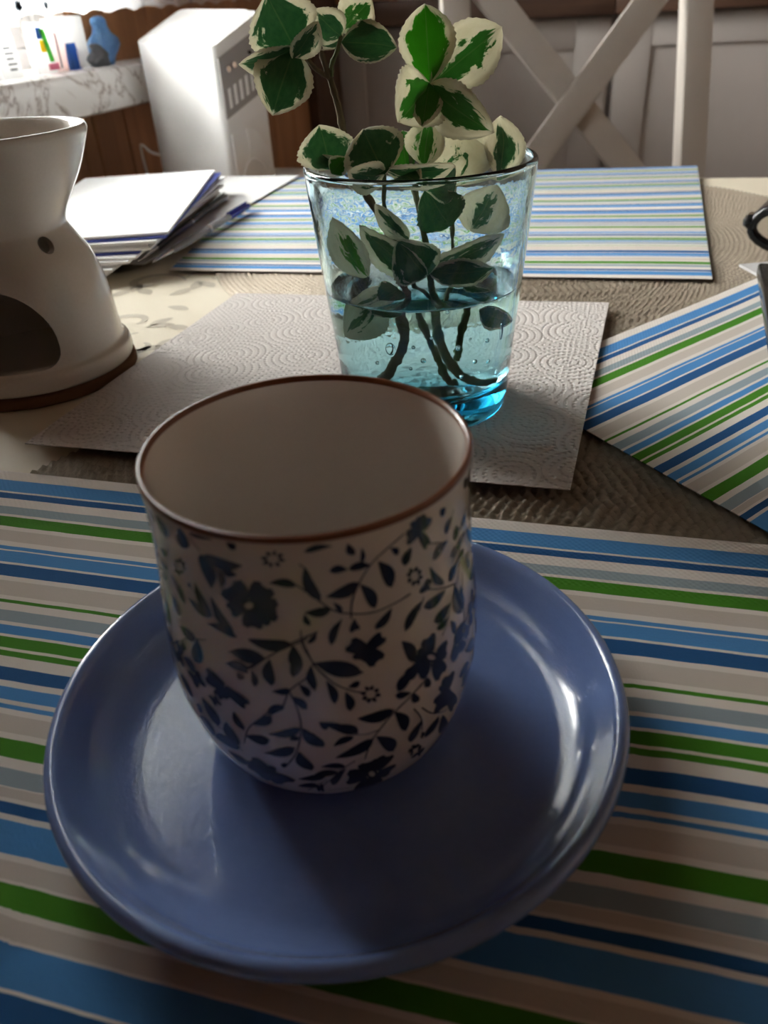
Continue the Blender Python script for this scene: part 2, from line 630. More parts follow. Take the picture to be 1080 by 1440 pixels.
def lathe(prof, n=96, c=(0, 0), closed=False, t0=0.0, t1=2 * PI):
    """Revolve (r, z) points about the upright through c. Profile runs with the outside on its right going up."""
    prof = [tuple(p) for p in prof]
    full = abs(t1 - t0 - 2 * PI) < 1e-6
    m = n if full else n + 1
    th = np.linspace(t0, t1, n + 1)[:m]
    V, rows = [], []
    for r, z in prof:
        if r < 1e-6:
            rows.append([len(V)])
            V.append((c[0], c[1], z))
        else:
            rows.append(list(range(len(V), len(V) + m)))
            V += [(c[0] + r * math.cos(t), c[1] + r * math.sin(t), z) for t in th]
    F = []
    pairs = list(zip(rows[:-1], rows[1:]))
    if closed:
        pairs.append((rows[-1], rows[0]))
    for a, b in pairs:
        for i in range(n):
            j = (i + 1) % m
            if len(a) == 1 and len(b) == 1:
                continue
            if len(a) == 1:
                F.append((a[0], b[j], b[i]))
            elif len(b) == 1:
                F.append((a[i], a[j], b[0]))
            else:
                F.append((a[i], a[j], b[j], b[i]))
    return np.array(V, float), F


def smooth_profile(pts, k=6):
    """Catmull-Rom through (r, z) points."""
    p = [A(*q) for q in pts]
    p = [2 * p[0] - p[1]] + p + [2 * p[-1] - p[-2]]
    out = []
    for i in range(1, len(p) - 2):
        for s in np.linspace(0, 1, k, endpoint=False):
            a, b, c_, d = p[i - 1], p[i], p[i + 1], p[i + 2]
            out.append(0.5 * (2 * b + (c_ - a) * s + (2 * a - 5 * b + 4 * c_ - d) * s * s + (3 * b - a - 3 * c_ + d) * s ** 3))
    out.append(p[-2])
    return [(max(q[0], 0.0), q[1]) for q in out]


def smooth_path(pts, k=6):
    p = [np.asarray(q, float) for q in pts]
    if len(p) == 2:
        return [p[0] + (p[1] - p[0]) * s for s in np.linspace(0, 1, k + 1)]
    p = [2 * p[0] - p[1]] + p + [2 * p[-1] - p[-2]]
    out = []
    for i in range(1, len(p) - 2):
        for s in np.linspace(0, 1, k, endpoint=False):
            a, b, c_, d = p[i - 1], p[i], p[i + 1], p[i + 2]
            out.append(0.5 * (2 * b + (c_ - a) * s + (2 * a - 5 * b + 4 * c_ - d) * s * s + (3 * b - a - 3 * c_ + d) * s ** 3))
    out.append(p[-2])
    return out


def tube(path, radii, n=10):
    path = [np.asarray(q, float) for q in path]
    if np.isscalar(radii):
        radii = [radii] * len(path)
    V, F = [], []
    ref = A(0.3, 0.2, 1.0)
    for i, p in enumerate(path):
        d = path[min(i + 1, len(path) - 1)] - path[max(i - 1, 0)]
        d = d / (np.linalg.norm(d) + 1e-9)
        x = np.cross(ref, d)
        if np.linalg.norm(x) < 1e-3:
            x = np.cross(A(1, 0, 0), d)
        x /= np.linalg.norm(x)
        y = np.cross(d, x)
        for k in range(n):
            a = 2 * PI * k / n
            V.append(p + radii[i] * (x * math.cos(a) + y * math.sin(a)))
    m = len(path)
    for i in range(m - 1):
        for k in range(n):
            j = (k + 1) % n
            F.append((i * n + k, i * n + j, (i + 1) * n + j, (i + 1) * n + k))
    F.append(tuple(range(n - 1, -1, -1)))
    F.append(tuple((m - 1) * n + k for k in range(n)))
    return np.array(V), F


def sphere(c, r, n=10, m=7, sc=(1, 1, 1)):
    v, f = lathe([(math.sin(PI * i / m), -math.cos(PI * i / m)) for i in range(m + 1)], n)
    return v * (r * A(*sc)) + np.asarray(c, float), f


def sheet(P, nu, nv, thick=0.06, zfun=None):
    """Bilinear sheet over corners P00, P10, P11, P01 (x, y, z), given thickness; returns geo and uv."""
    P = [np.asarray(q, float) for q in P]
    V, uv = [], []
    for top in (1, 0):
        for j in range(nv + 1):
            for i in range(nu + 1):
                u, v = i / nu, j / nv
                p = P[0] * (1 - u) * (1 - v) + P[1] * u * (1 - v) + P[2] * u * v + P[3] * (1 - u) * v
                z = zfun(p[0], p[1], u, v) if zfun else 0.0
                V.append((p[0], p[1], p[2] + z + (thick if top else 0)))
                uv.append((u, v))
    N = (nu + 1) * (nv + 1)
    F = []
    ix = lambda i, j: j * (nu + 1) + i
    for j in range(nv):
        for i in range(nu):
            q = (ix(i, j), ix(i + 1, j), ix(i + 1, j + 1), ix(i, j + 1))
            F.append(q)
            F.append(tuple(N + k for k in q[::-1]))
    ring = [ix(i, 0) for i in range(nu)] + [ix(nu, j) for j in range(nv)] + [ix(i, nv) for i in range(nu, 0, -1)] + [ix(0, j) for j in range(nv, 0, -1)]
    for a, b in zip(ring, ring[1:] + ring[:1]):
        F.append((a, N + a, N + b, b))
    return (np.array(V), F), uv


def structure(name, geo, mat, loc=(0, 0, 0), smooth=False):
    o = mk(name, geo, mat, loc, smooth=smooth)
    o["kind"] = "structure"
    return o


def cut(o, cutters):
    """Subtract meshes from o (exact boolean), then drop the cutters."""
    for g in cutters:
        c_ = mk('cutter', g, 'plaster', origin_of(o), smooth=False)
        md = o.modifiers.new('cut', 'BOOLEAN')
        md.operation = 'DIFFERENCE'
        md.solver = 'EXACT'
        md.object = c_
        dg = bpy.context.evaluated_depsgraph_get()
        me = bpy.data.meshes.new_from_object(o.evaluated_get(dg))
        o.modifiers.clear()
        o.data = me
        bpy.data.objects.remove(c_)
    o.data.polygons.foreach_set("use_smooth", [True] * len(o.data.polygons))
    o.data.set_sharp_from_angle(angle=math.radians(38))


# ------------------------------------------------------------------ the room
FZ, CZ = -TABLE_Z / U, 270.0
XL, XR, YF, YB = -84.0, 200.0, -75.0, 352.0
structure('floor', box(XL - 8, XR, YF, YB, FZ - 6, FZ), 'floor')
structure('ceiling', box(XL - 8, XR, YF, YB, CZ, CZ + 6), 'ceiling')
structure('wall_back', box(XL - 8, XR, YB, YB + 8, FZ, CZ), 'plaster')
structure('wall_right', box(XR, XR + 8, YF, YB, FZ, CZ), 'terracotta')
structure('wall_front_blocker', box(XL - 8, XR, YF - 8, YF, FZ, CZ), 'red_brown')  # stand-in behind the viewer, set close and dark to block fill light
w1, w2 = WIN, FILL_WIN
slab = lambda ya, yb, za, zb: box(XL - 12, XL - 1.2, ya, yb, za, zb)
wall_left = structure('wall_left', join(slab(YF, w1[0], FZ, CZ), slab(w1[1], w2[0], FZ, CZ), slab(w2[1], YB, FZ, CZ),
                                        slab(w1[0], w1[1], FZ, w1[2] - 6), slab(w1[0], w1[1], w1[3], CZ),
                                        slab(w2[0], w2[1], FZ, w2[2]), slab(w2[0], w2[1], w2[3], CZ)), 'plaster')
# vertical pine boards with an eased edge each, cut around both windows
pitch = 14.2
cuts = sorted([YF + pitch * k for k in range(32) if YF + pitch * k < YB - 6] + [w1[0], w1[1], w2[0], w2[1], YB])
cuts = [c_ for k, c_ in enumerate(cuts) if c_ in (w1[0], w1[1], w2[0], w2[1], YB, YF) or all(abs(c_ - q) > 3.5 for q in (w1[0], w1[1], w2[0], w2[1]))]
for ya, yb in zip(cuts[:-1], cuts[1:]):
    spans = [(FZ, CZ)]
    if w1[0] <= ya < w1[1]:
        spans = [(FZ, w1[2] - 6), (w1[3], CZ)]
    elif w2[0] <= ya < w2[1]:
        spans = [(FZ, w2[2]), (w2[3], CZ)]
    for za, zb in spans:
        mk('plank', box(XL - 1.2, XL, ya + 0.2, yb - 0.2, za, zb, 0.35), 'plank', (0, 0, 0), wall_left, smooth=False)

# windows, the far one added as fill light: sill, frames, two sashes with panes each
sill = structure('trim_1', obox((-81.5, 85, 12.4), (7.0, 75, 3.0), np.eye(3), 1.1), 'marble', (-81, 85, 9.4), smooth=True)
for wn, (y0, y1, z0, z1) in (('window_1', WIN), ('added_fill_window', FILL_WIN)):
    win = bpy.data.objects.new(wn, None)
    COL.objects.link(win)
    win["u_loc"] = [-90.0, (y0 + y1) / 2, z0]
    win.location = W(win["u_loc"])
    win["kind"] = "structure"
    fx0, fx1 = -93.0, -87.5
    mk('frame', join(box(fx0, fx1, y0, y0 + 4, z0, z1, .4), box(fx0, fx1, y1 - 4, y1, z0, z1, .4), box(fx0, fx1, y0 + 4, y1 - 4, z0, z0 + 3, .4),
                     box(fx0, fx1, y0 + 4, y1 - 4, z1 - 4, z1, .4)), 'white_plastic', parent=win)
    ym = (y0 + y1) / 2
    for a, b in ((y0 + 4, ym), (ym, y1 - 4)):
        sx0, sx1 = -92.0, -88.2
        za, zb = z0 + 3, z1 - 4
        sash = mk('sash', join(box(sx0, sx1, a, a + 3, za, zb, .3), box(sx0, sx1, b - 3, b, za, zb, .3), box(sx0, sx1, a + 3, b - 3, za, za + 3, .3),
                               box(sx0, sx1, a + 3, b - 3, zb - 3, zb, .3)), 'white_plastic', parent=win)
        g = mk('pane', box(-90.3, -89.9, a + 3, b - 3, za + 3, zb - 3), 'pane', parent=win, smooth=False)
        g.parent = sash

# net curtain hanging in front of the window
def curtain():
    ny, nz = 220, 60
    ya, yb, zt = 20.0, 172.0, 150.0
    V, uv = [], []
    for j in range(nz + 1):
        for i in range(ny + 1):
            yy = ya + (yb - ya) * i / ny
            hem = 21.9 + 0.55 * abs(math.sin(yy * 0.42)) + 0.016 * (yy - 100)
            s = j / nz
            zz = hem + (zt - hem) * s
            fold = 0.75 * math.sin(yy * 0.52 + 0.7 * math.sin(yy * .11)) * (0.5 + 0.5 * s)
            V.append((-71.6 + fold, yy, zz))
    F = [(j * (ny + 1) + i, j * (ny + 1) + i + 1, (j + 1) * (ny + 1) + i + 1, (j + 1) * (ny + 1) + i) for j in range(nz) for i in range(ny)]
    return np.array(V), F


cur = empty('lace_curtain', (-71.6, 96, 150), 'white lace net curtain hanging above the marble window sill', 'curtain')
mk('net', curtain(), 'lace', parent=cur, smooth='all')
mk('rod', tube([(-71.6, 14, 150.5), (-71.6, 178, 150.5)], 0.9, 12), 'white_plastic', parent=cur)
for yy in (24, 170):
    mk('bracket', box(-84, -71.2, yy - .6, yy + .6, 149.2, 151.6, .2), 'white_plastic', parent=cur)
# embroidered leaf sprays near the hem
def motif(yc, zc, s, n):
    gs = []
    for k in range(n):
        a = PI / 2 + (k - (n - 1) / 2) * 0.55
        L, w = s * (1.0 - 0.18 * abs(k - (n - 1) / 2)), s * 0.17
        d, q = A(0, math.cos(a), math.sin(a)), A(0, -math.sin(a), math.cos(a))
        o = A(-70.55, yc, zc)
        V = [o, o + d * L * .35 + q * w, o + d * L, o + d * L * .35 - q * w]
        V += [p + A(-0.12, 0, 0) for p in V]
        gs.append((np.array(V), [(0, 1, 2, 3), (7, 6, 5, 4), (0, 4, 5, 1), (1, 5, 6, 2), (2, 6, 7, 3), (3, 7, 4, 0)]))
    o = A(-70.55, yc, zc)
    gs.append(box(-70.67, -70.55, yc - .05 * s, yc + .05 * s, zc - .6 * s, zc + .1))
    return join(*gs)


for (yc, zc, s, n) in ((97.6, 22.9, 1.5, 5), (103.2, 22.9, 1.1, 3), (137.5, 24.0, .9, 4), (144.5, 23.7, 1.1, 3), (125.0, 23.9, .5, 3), (155, 24.3, .9, 4), (88, 23.4, 1.0, 5), (163, 24.6, .7, 3)):
    mk('leaf_motif', motif(yc, zc, s, n), 'leaf_motif', parent=cur, smooth=False)

# ------------------------------------------------------------------ kitchen units behind the chair
def base_cabinet(x0, x1, label):
    yb = 260.0
    t = empty('base_cabinet', ((x0 + x1) / 2, 305, FZ), label, 'cabinet', None)
    mk('carcass', join(box(x0 + .1, x1 - .1, yb + 2.2, YB - .3, FZ + 14, 15.6, .2)), 'greige', parent=t)
    mk('plinth', box(x0 + .1, x1 - .1, yb + 8, yb + 11, FZ, FZ + 14), 'greige', parent=t, smooth=False)
    a, b, zt, zb, sw, rw = x0 + 1.0, x1 - 1.0, 15.2, FZ + 16, 9.2, 7.4
    d = mk('door', box(a + sw - 1, b - sw + 1, yb + .75, yb + 1.6, zb + rw - 1, zt - rw + 1), 'greige', parent=t, smooth=False)
    for nm, g in (('stile', box(a, a + sw, yb, yb + 2.0, zb, zt, .18)), ('stile', box(b - sw, b, yb, yb + 2.0, zb, zt, .18)),
                  ('rail', box(a + sw + .12, b - sw - .12, yb, yb + 2.0, zt - rw, zt, .18)), ('rail', box(a + sw + .12, b - sw - .12, yb, yb + 2.0, zb, zb + rw, .18))):
        o = mk(nm, g, 'greige', parent=t)
        o.parent = d
    return t


base_cabinet(-83.6, -1.1, 'greige panelled base cabinet behind the crossed bars of the white chair')
base_cabinet(-1.0, 82.0, 'greige panelled base cabinet behind the right post of the white chair')
for x0, x1, lab in ((-83.7, -1.2, 'dark brown wooden worktop over the cabinet next to the wooden wall'),
                    (-1.1, 82.2, 'dark brown wooden worktop over the cabinet behind the right chair post')):
    w = mk('worktop', box(x0, x1, 256.5, YB - .3, 15.7, 22.0, .4), 'dark_wood', ((x0 + x1) / 2, 304, 15.7))
    tag(w, lab, 'worktop')
# tall dark wooden board where the wooden wall meets the units
structure('trim_2', box(-83.8, -80.8, 236, 259.5, FZ, CZ - 1, .3), 'dark_wood', (-83, 248, FZ))

# ------------------------------------------------------------------ table and cloth
TX0, TX1, TY0, TY1 = -69.5, 92.0, -45.0, 115.0
tb = empty('dining_table', ((TX0 + TX1) / 2, (TY0 + TY1) / 2, FZ), 'rectangular wooden dining table hidden beneath the cream damask cloth', 'table')
mk('tabletop', box(TX0, TX1, TY0, TY1, -4.6, -0.36, .4), 'table_wood', parent=tb)
mk('apron', join(box(TX0 + 6, TX1 - 6, TY0 + 6, TY0 + 9, -17, -4.6), box(TX0 + 6, TX1 - 6, TY1 - 9, TY1 - 6, -17, -4.6),
                 box(TX0 + 6, TX0 + 9, TY0 + 9, TY1 - 9, -17, -4.6), box(TX1 - 9, TX1 - 6, TY0 + 9, TY1 - 9, -17, -4.6)), 'table_wood', parent=tb, smooth=False)
for x in (TX0 + 9, TX1 - 9):
    for y in (TY0 + 9, TY1 - 9):
        mk('leg', obox((x, y, (FZ - 4.6) / 2), (4, 4, (-4.6 - FZ) / 2), np.eye(3), .5), 'table_wood', parent=tb)


def tablecloth():
    """Top plus skirts that hang over the edges."""
    xs = [TX0 - .6] + list(np.linspace(TX0 - .2, TX1 + .2, 60)) + [TX1 + .6]
    ys = [TY0 - .6] + list(np.linspace(TY0 - .2, TY1 + .2, 60)) + [TY1 + .6]
    V, F = [], []
    nx, ny = len(xs), len(ys)
    for j, y in enumerate(ys):
        for i, x in enumerate(xs):
            e = (i in (0, nx - 1)) or (j in (0, ny - 1))
            V.append((x, y, -0.45 if e else -0.02))
    F = [(j * nx + i, j * nx + i + 1, (j + 1) * nx + i + 1, (j + 1) * nx + i) for j in range(ny - 1) for i in range(nx - 1)]
    ring = [i for i in range(nx)] + [j * nx + nx - 1 for j in range(1, ny)] + [(ny - 1) * nx + i for i in range(nx - 2, -1, -1)] + [j * nx for j in range(ny - 2, 0, -1)]
    base = len(V)
    cx, cy = (TX0 + TX1) / 2, (TY0 + TY1) / 2
    for lev in (1, 2, 3):
        for n_, r in enumerate(ring):
            x, y, _ = V[r]
            d = A(x - cx, y - cy)
            d /= np.linalg.norm(d)
            w = (0.5 + 0.5 * math.sin(n_ * 0.9)) * lev * 0.22
            V.append((x + d[0] * w, y + d[1] * w, -0.45 - lev * 8.5))
    m = len(ring)
    prev = ring
    for lev in range(3):
        cur_ = [base + lev * m + k for k in range(m)]
        for k in range(m):
            F.append((prev[k], cur_[k], cur_[(k + 1) % m], prev[(k + 1) % m]))
        prev = cur_
    return np.array(V), F


tc = mk('tablecloth', tablecloth(), 'cloth', ((TX0 + TX1) / 2, (TY0 + TY1) / 2, 0))
tag(tc, 'cream damask tablecloth with scrolling vines spread over the dining table', 'tablecloth')


def ribbon(path, widths, z=0.012):
    """Flat strip of given widths along a path on the cloth."""
    V, F = [], []
    for i, p in enumerate(path):
        d = path[min(i + 1, len(path) - 1)] - path[max(i - 1, 0)]
        d = d / (np.linalg.norm(d) + 1e-9)
        q = A(-d[1], d[0])
        for s in (-.5, .5):
            V.append((p[0] + q[0] * widths[i] * s, p[1] + q[1] * widths[i] * s, z))
    F = [(2 * i, 2 * i + 1, 2 * i + 3, 2 * i + 2) for i in range(len(path) - 1)]
    return np.array(V), F


def vine_unit(ox, oy, s, a0):
    gs = []
    R = A([math.cos(a0), -math.sin(a0)], [math.sin(a0), math.cos(a0)])
    T = lambda p: R @ (A(*p) * s) + A(ox, oy)
    def scroll(c, r0, r1, t0, t1, w):
        ts = np.linspace(t0, t1, 26)
        pts = [T((c[0] + (r0 + (r1 - r0) * (i / 25)) * math.cos(t), c[1] + (r0 + (r1 - r0) * (i / 25)) * math.sin(t))) for i, t in enumerate(ts)]
        gs.append(ribbon(pts, [1.6 * s * w * (0.35 + math.sin(PI * i / 25)) for i in range(26)]))
    def lf(p, a, L, w):
        pts = [T((p[0] + L * k / 8 * math.cos(a + .25 * k / 8), p[1] + L * k / 8 * math.sin(a + .25 * k / 8))) for k in range(9)]
        gs.append(ribbon(pts, [1.25 * s * w * math.sin(PI * (k + .4) / 8.8) for k in range(9)]))
    scroll((0, 0), 3.2, .8, 0, 5.2, .42)
    scroll((6.4, 1), 3.2, .9, PI, -2.4, .42)
    scroll((3.4, 6.5), 2.6, .6, -1.2, 4.2, .36)
    for k in range(7):
        lf((-3.2 + 1.9 * k, -3.6 + 0.9 * math.sin(k * 1.7)), .6 + .7 * (k % 3), 2.6, .95)
    for k in range(6):
        a = k * PI / 3
        lf((9.5, 6.5), a, 2.3, 1.25)
    for k in range(5):
        lf((-4.5, 4.5), 0.5 + k * 0.55, 3.0, 1.0)
    return gs


dam = []
for (ox, oy, s, a0) in ((-41, 66, 1.0, .3), (-34, 50.5, .9, 2.0), (-43.5, 33, 1.0, 1.1), (-60, 40, 1.1, 2.6), (-58, 62, 1.1, .9), (-62, 14, 1.1, .2), (-48, -8, 1.1, 1.4),
                        (-60, 92, 1.1, 2.2), (-40, 108, 1.1, .4), (65, 55, 1.2, .8), (76, 90, 1.2, 2.2), (72, 22, 1.2, .1), (60, -15, 1.2, 1.0), (62, 112, 1.1, 2.9)):
    dam += vine_unit(ox, oy, s, a0)
mk('damask_print', join(*dam), 'damask', parent=tc, smooth=False, kind='stuff')

# ------------------------------------------------------------------ woven place mats
def woven_mat(cx, cy, R, z=0.0, p=0.46, seg=1150, r_in=3.0):
    """Concentric plaits: each ring a raised band pinched at every stitch."""
    n = int((R - r_in) / p)
    prof = []
    for k in range(n):
        r = r_in + k * p
        prof += [(r, 0.0, k), (r + p * .2, 0.72, k), (r + p * .5, 1.0, k), (r + p * .8, 0.72, k)]
    prof.append((R, 0.0, n - 1))
    prof = np.array(prof)
    th = np.linspace(0, 2 * PI, seg, endpoint=False)
    r, h, kk = prof[:, 0][:, None], prof[:, 1][:, None], prof[:, 2][:, None]
    waves = np.round(2 * PI * r.mean() / 1.0)
    cnt = np.maximum(20, np.round(2 * PI * (r_in + (kk + .5) * p) / 0.62))
    ph = cnt * th[None, :] + np.sin(kk * 12.9898) * 40.0
    zz = z + 0.05 + h * (0.20 + 0.11 * np.sin(ph))
    rr = r + 0.07 * np.sin(ph + 1.3) * (h > 0.1)
    V = np.stack([cx + rr * np.cos(th), cy + rr * np.sin(th), zz], -1).reshape(-1, 3)
    m = len(prof)
    i = np.arange(m - 1)[:, None] * seg
    j = np.arange(seg)[None, :]
    j2 = (j + 1) % seg
    F = np.stack([i + j, i + seg + j, i + seg + j2, i + j2], -1).reshape(-1, 4)
    b = lathe([(0, z + .12), (r_in, z + .12)], 48, (cx, cy))
    e = lathe([(R, z + .05), (R, z)], 120, (cx, cy))
    return V, F, b, e


def fast_mesh(name, V, F, mat, loc):
    V = (V - np.asarray(loc)) * U
    me = bpy.data.meshes.new(name)
    me.vertices.add(len(V))
    me.vertices.foreach_set("co", V.astype(np.float32).ravel())
    me.loops.add(F.size)
    me.loops.foreach_set("vertex_index", F.astype(np.int32).ravel())
    me.polygons.add(len(F))
    me.polygons.foreach_set("loop_start", np.arange(0, F.size, 4, dtype=np.int32))
    me.materials.append(MAT[mat])
    me.update(calc_edges=True)
    me.polygons.foreach_set("use_smooth", [True] * len(F))
    return me


MATR = 32.0
V, F, b, e = woven_mat(0, 0, MATR)
mat_mesh = fast_mesh('placemat', V, F, 'mat', (0, 0, 0))
for (x, y, lab) in ((0.3, 20.0, 'round braided golden brown place mat beneath the blue plate and striped napkin'),
                    (-7.6, 84.2, 'round braided golden brown place mat at the far end beneath a striped napkin')):
    o = bpy.data.objects.new('placemat', mat_mesh)
    COL.objects.link(o)
    o.location = W((x, y, 0.0))
    o["u_loc"] = [x, y, 0.0]
    tag(o, lab, 'placemat', 'braided place mats on the tablecloth')
    mk('mat_centre', (b[0] + A(x, y, 0), b[1]), 'mat', parent=o)
    mk('mat_edge', (e[0] + A(x, y, 0), e[1]), 'mat', parent=o)

# ------------------------------------------------------------------ striped napkins and kitchen paper
def bumps(seed, amp, scale):
    r = random.Random(seed)
    ks = [(r.uniform(-1, 1) * scale, r.uniform(-1, 1) * scale, r.uniform(0, 6.28), r.uniform(.3, 1)) for _ in range(7)]
    return lambda x, y: amp * sum(w * (math.sin(a * x + b_ * y + p) + 1) for a, b_, p, w in ks) / 7


nb = bumps(3, 0.36, 0.27)
def z_front(x, y, u, v):
    fold = 0.35 * math.exp(-((x + 13.6 + 0.25 * (y - 6)) / 0.35) ** 2) * (1 / (1 + math.exp((y - 8.3) * 2)))
    d2 = (x + 6.8) ** 2 + (y - 17.2) ** 2
    k = 1.0 - math.exp(-(d2 / 75.0) ** 3)
    return nb(x, y) * k + fold


g, uv = sheet([(-38, 30.4, .28), (11.8, 30.4, .28), (11.8, -19.5, .28), (-38, -19.5, .28)], 150, 150, 0.05, z_front)
o = mk('paper_napkin', g, 'napkin', (-13, 5, .28), uv=uv)
tag(o, 'striped paper napkin spread under the blue plate, stripes running across the near edge', 'napkin', 'striped paper napkins on the table')

nb2 = bumps(11, 0.16, 0.3)
C = [(-5.29, 46.22), (25.62, 85.53), (59.93, 49.09), (29.02, 9.79)]
def z_right(x, y, u, v):
    return nb2(x, y) + 1.7 * max(0, u - .42) ** 2 * math.exp(-(v / .25) ** 2) * 1.5
g, uv = sheet([c_ + (.34,) for c_ in C], 110, 110, 0.05, z_right)
o = mk('paper_napkin', g, 'napkin', C[0] + (.34,), uv=uv)
tag(o, 'striped paper napkin lying askew right of the kitchen paper, stripes slanting upward', 'napkin', 'striped paper napkins on the table')

nb3 = bumps(23, 0.30, 0.22)
C = [(-40.4, 68.7, 0), (9.51, 69, 0), (12.2, 121.3, 0), (-48.8, 114.7, 0)]
g, uv = sheet([(c_[0], c_[1], .30) for c_ in C], 120, 110, 0.05, lambda x, y, u, v: nb3(x, y))
uv = [(u, v * 0.97) for u, v in uv]
o = mk('paper_napkin', g, 'napkin', (C[0][0], C[0][1], .3), uv=uv)
tag(o, 'striped paper napkin farthest away behind the turquoise glass tumbler', 'napkin', 'striped paper napkins on the table')

nb4 = bumps(31, 0.14, 0.25)
C = [(-31.3, 33.3, 0), (-0.18, 33.2, 0), (1.29, 61.5, 0), (-30, 61.2, 0)]
def z_towel(x, y, u, v):
    return nb4(x, y) * (1 - math.exp(-(((x + 9.35) ** 2 + (y - 42.3) ** 2) / 40.0) ** 2)) + 0.12 * math.exp(-((v - .5) / .03) ** 2) * 0
g, uv = sheet([(c_[0], c_[1], .62) for c_ in C], 130, 120, 0.05, z_towel)
uv = [(u * 1.08, v) for u, v in uv]
o = mk('kitchen_paper', g, 'towel', (C[0][0], C[0][1], .62), uv=uv)
tag(o, 'white sheet of kitchen paper embossed with dotted swirls under the glass tumbler', 'paper towel')

# ------------------------------------------------------------------ blue plate
PX, PY = (-6.81, 16.73)
prof = [(0, .52), (5.6, .52), (5.9, .38), (6.3, .38), (6.5, .62)] + smooth_profile([(6.9, .85), (7.7, 1.25), (8.35, 1.75), (8.78, 2.15), (9.04, 2.45), (9.09, 2.68), (8.98, 2.86), (8.80, 2.90), (8.64, 2.78), (8.42, 2.38), (8.05, 1.75), (7.6, 1.32), (7.1, 1.10), (6.5, 1.02)], 5) + [(4.0, .97), (0, .95)]
o = mk('plate', lathe(prof, 160, (PX, PY)), 'plate', (PX, PY, .38))
tag(o, 'glossy blue grey stoneware plate with raised rim on the striped napkin', 'plate')

# ------------------------------------------------------------------ mug with printed flowers
MX, MY = (-7.28, 17.33)
MUG_PROFILE = [(3.30, 0.93), (3.53, 1.1), (3.87, 1.4), (4.22, 2.0), (4.52, 3.0), (4.70, 4.2), (4.73, 5.0), (4.70, 6.2), (4.60, 7.3), (4.50, 8.4), (4.44, 9.5), (4.45, 10.5), (4.48, 11.2)]
mug_tilt = Matrix.Rotation(math.radians(0.9), 3, Vector((math.sin(math.radians(16.3)), math.cos(math.radians(16.3)), 0)))
MT = np.array(mug_tilt)
PIV = A(MX, MY, 0.95)
tilt = lambda v: (np.asarray(v, float) - PIV) @ MT.T + PIV + A(0, 0, .03)
outer = MUG_PROFILE
inner = [(4.30, 11.12), (4.26, 10.4), (4.25, 9.5), (4.31, 8.4), (4.41, 7.3), (4.5, 6.2), (4.52, 5.0), (4.48, 4.2), (4.28, 3.1), (3.9, 2.2), (3.2, 1.65), (2.0, 1.5), (0, 1.46)]
mug = empty('mug', (MX, MY, .95), 'white porcelain mug with printed navy flowers and brown rim on the blue plate', 'mug')
foot = [(0, 1.12), (2.7, 1.12), (2.8, .96), (3.1, .93)]
top = [(4.44, 11.26), (4.38, 11.27), (4.33, 11.22)]
g = lathe(foot + outer + top + inner, 200, (MX, MY))
mk('body', (tilt(g[0]), g[1]), 'porcelain', parent=mug)
band = [(4.487, 11.13), (4.500, 11.21), (4.46, 11.285), (4.38, 11.295), (4.31, 11.24), (4.288, 11.17), (4.30, 11.14), (4.33, 11.2), (4.44, 11.24), (4.47, 11.18), (4.47, 11.13)]
g = lathe(band, 200, (MX, MY), closed=True)
mk('rim_band', (tilt(g[0]), g[1]), 'rim_brown', parent=mug, label='thin brown band along the lip of the mug')
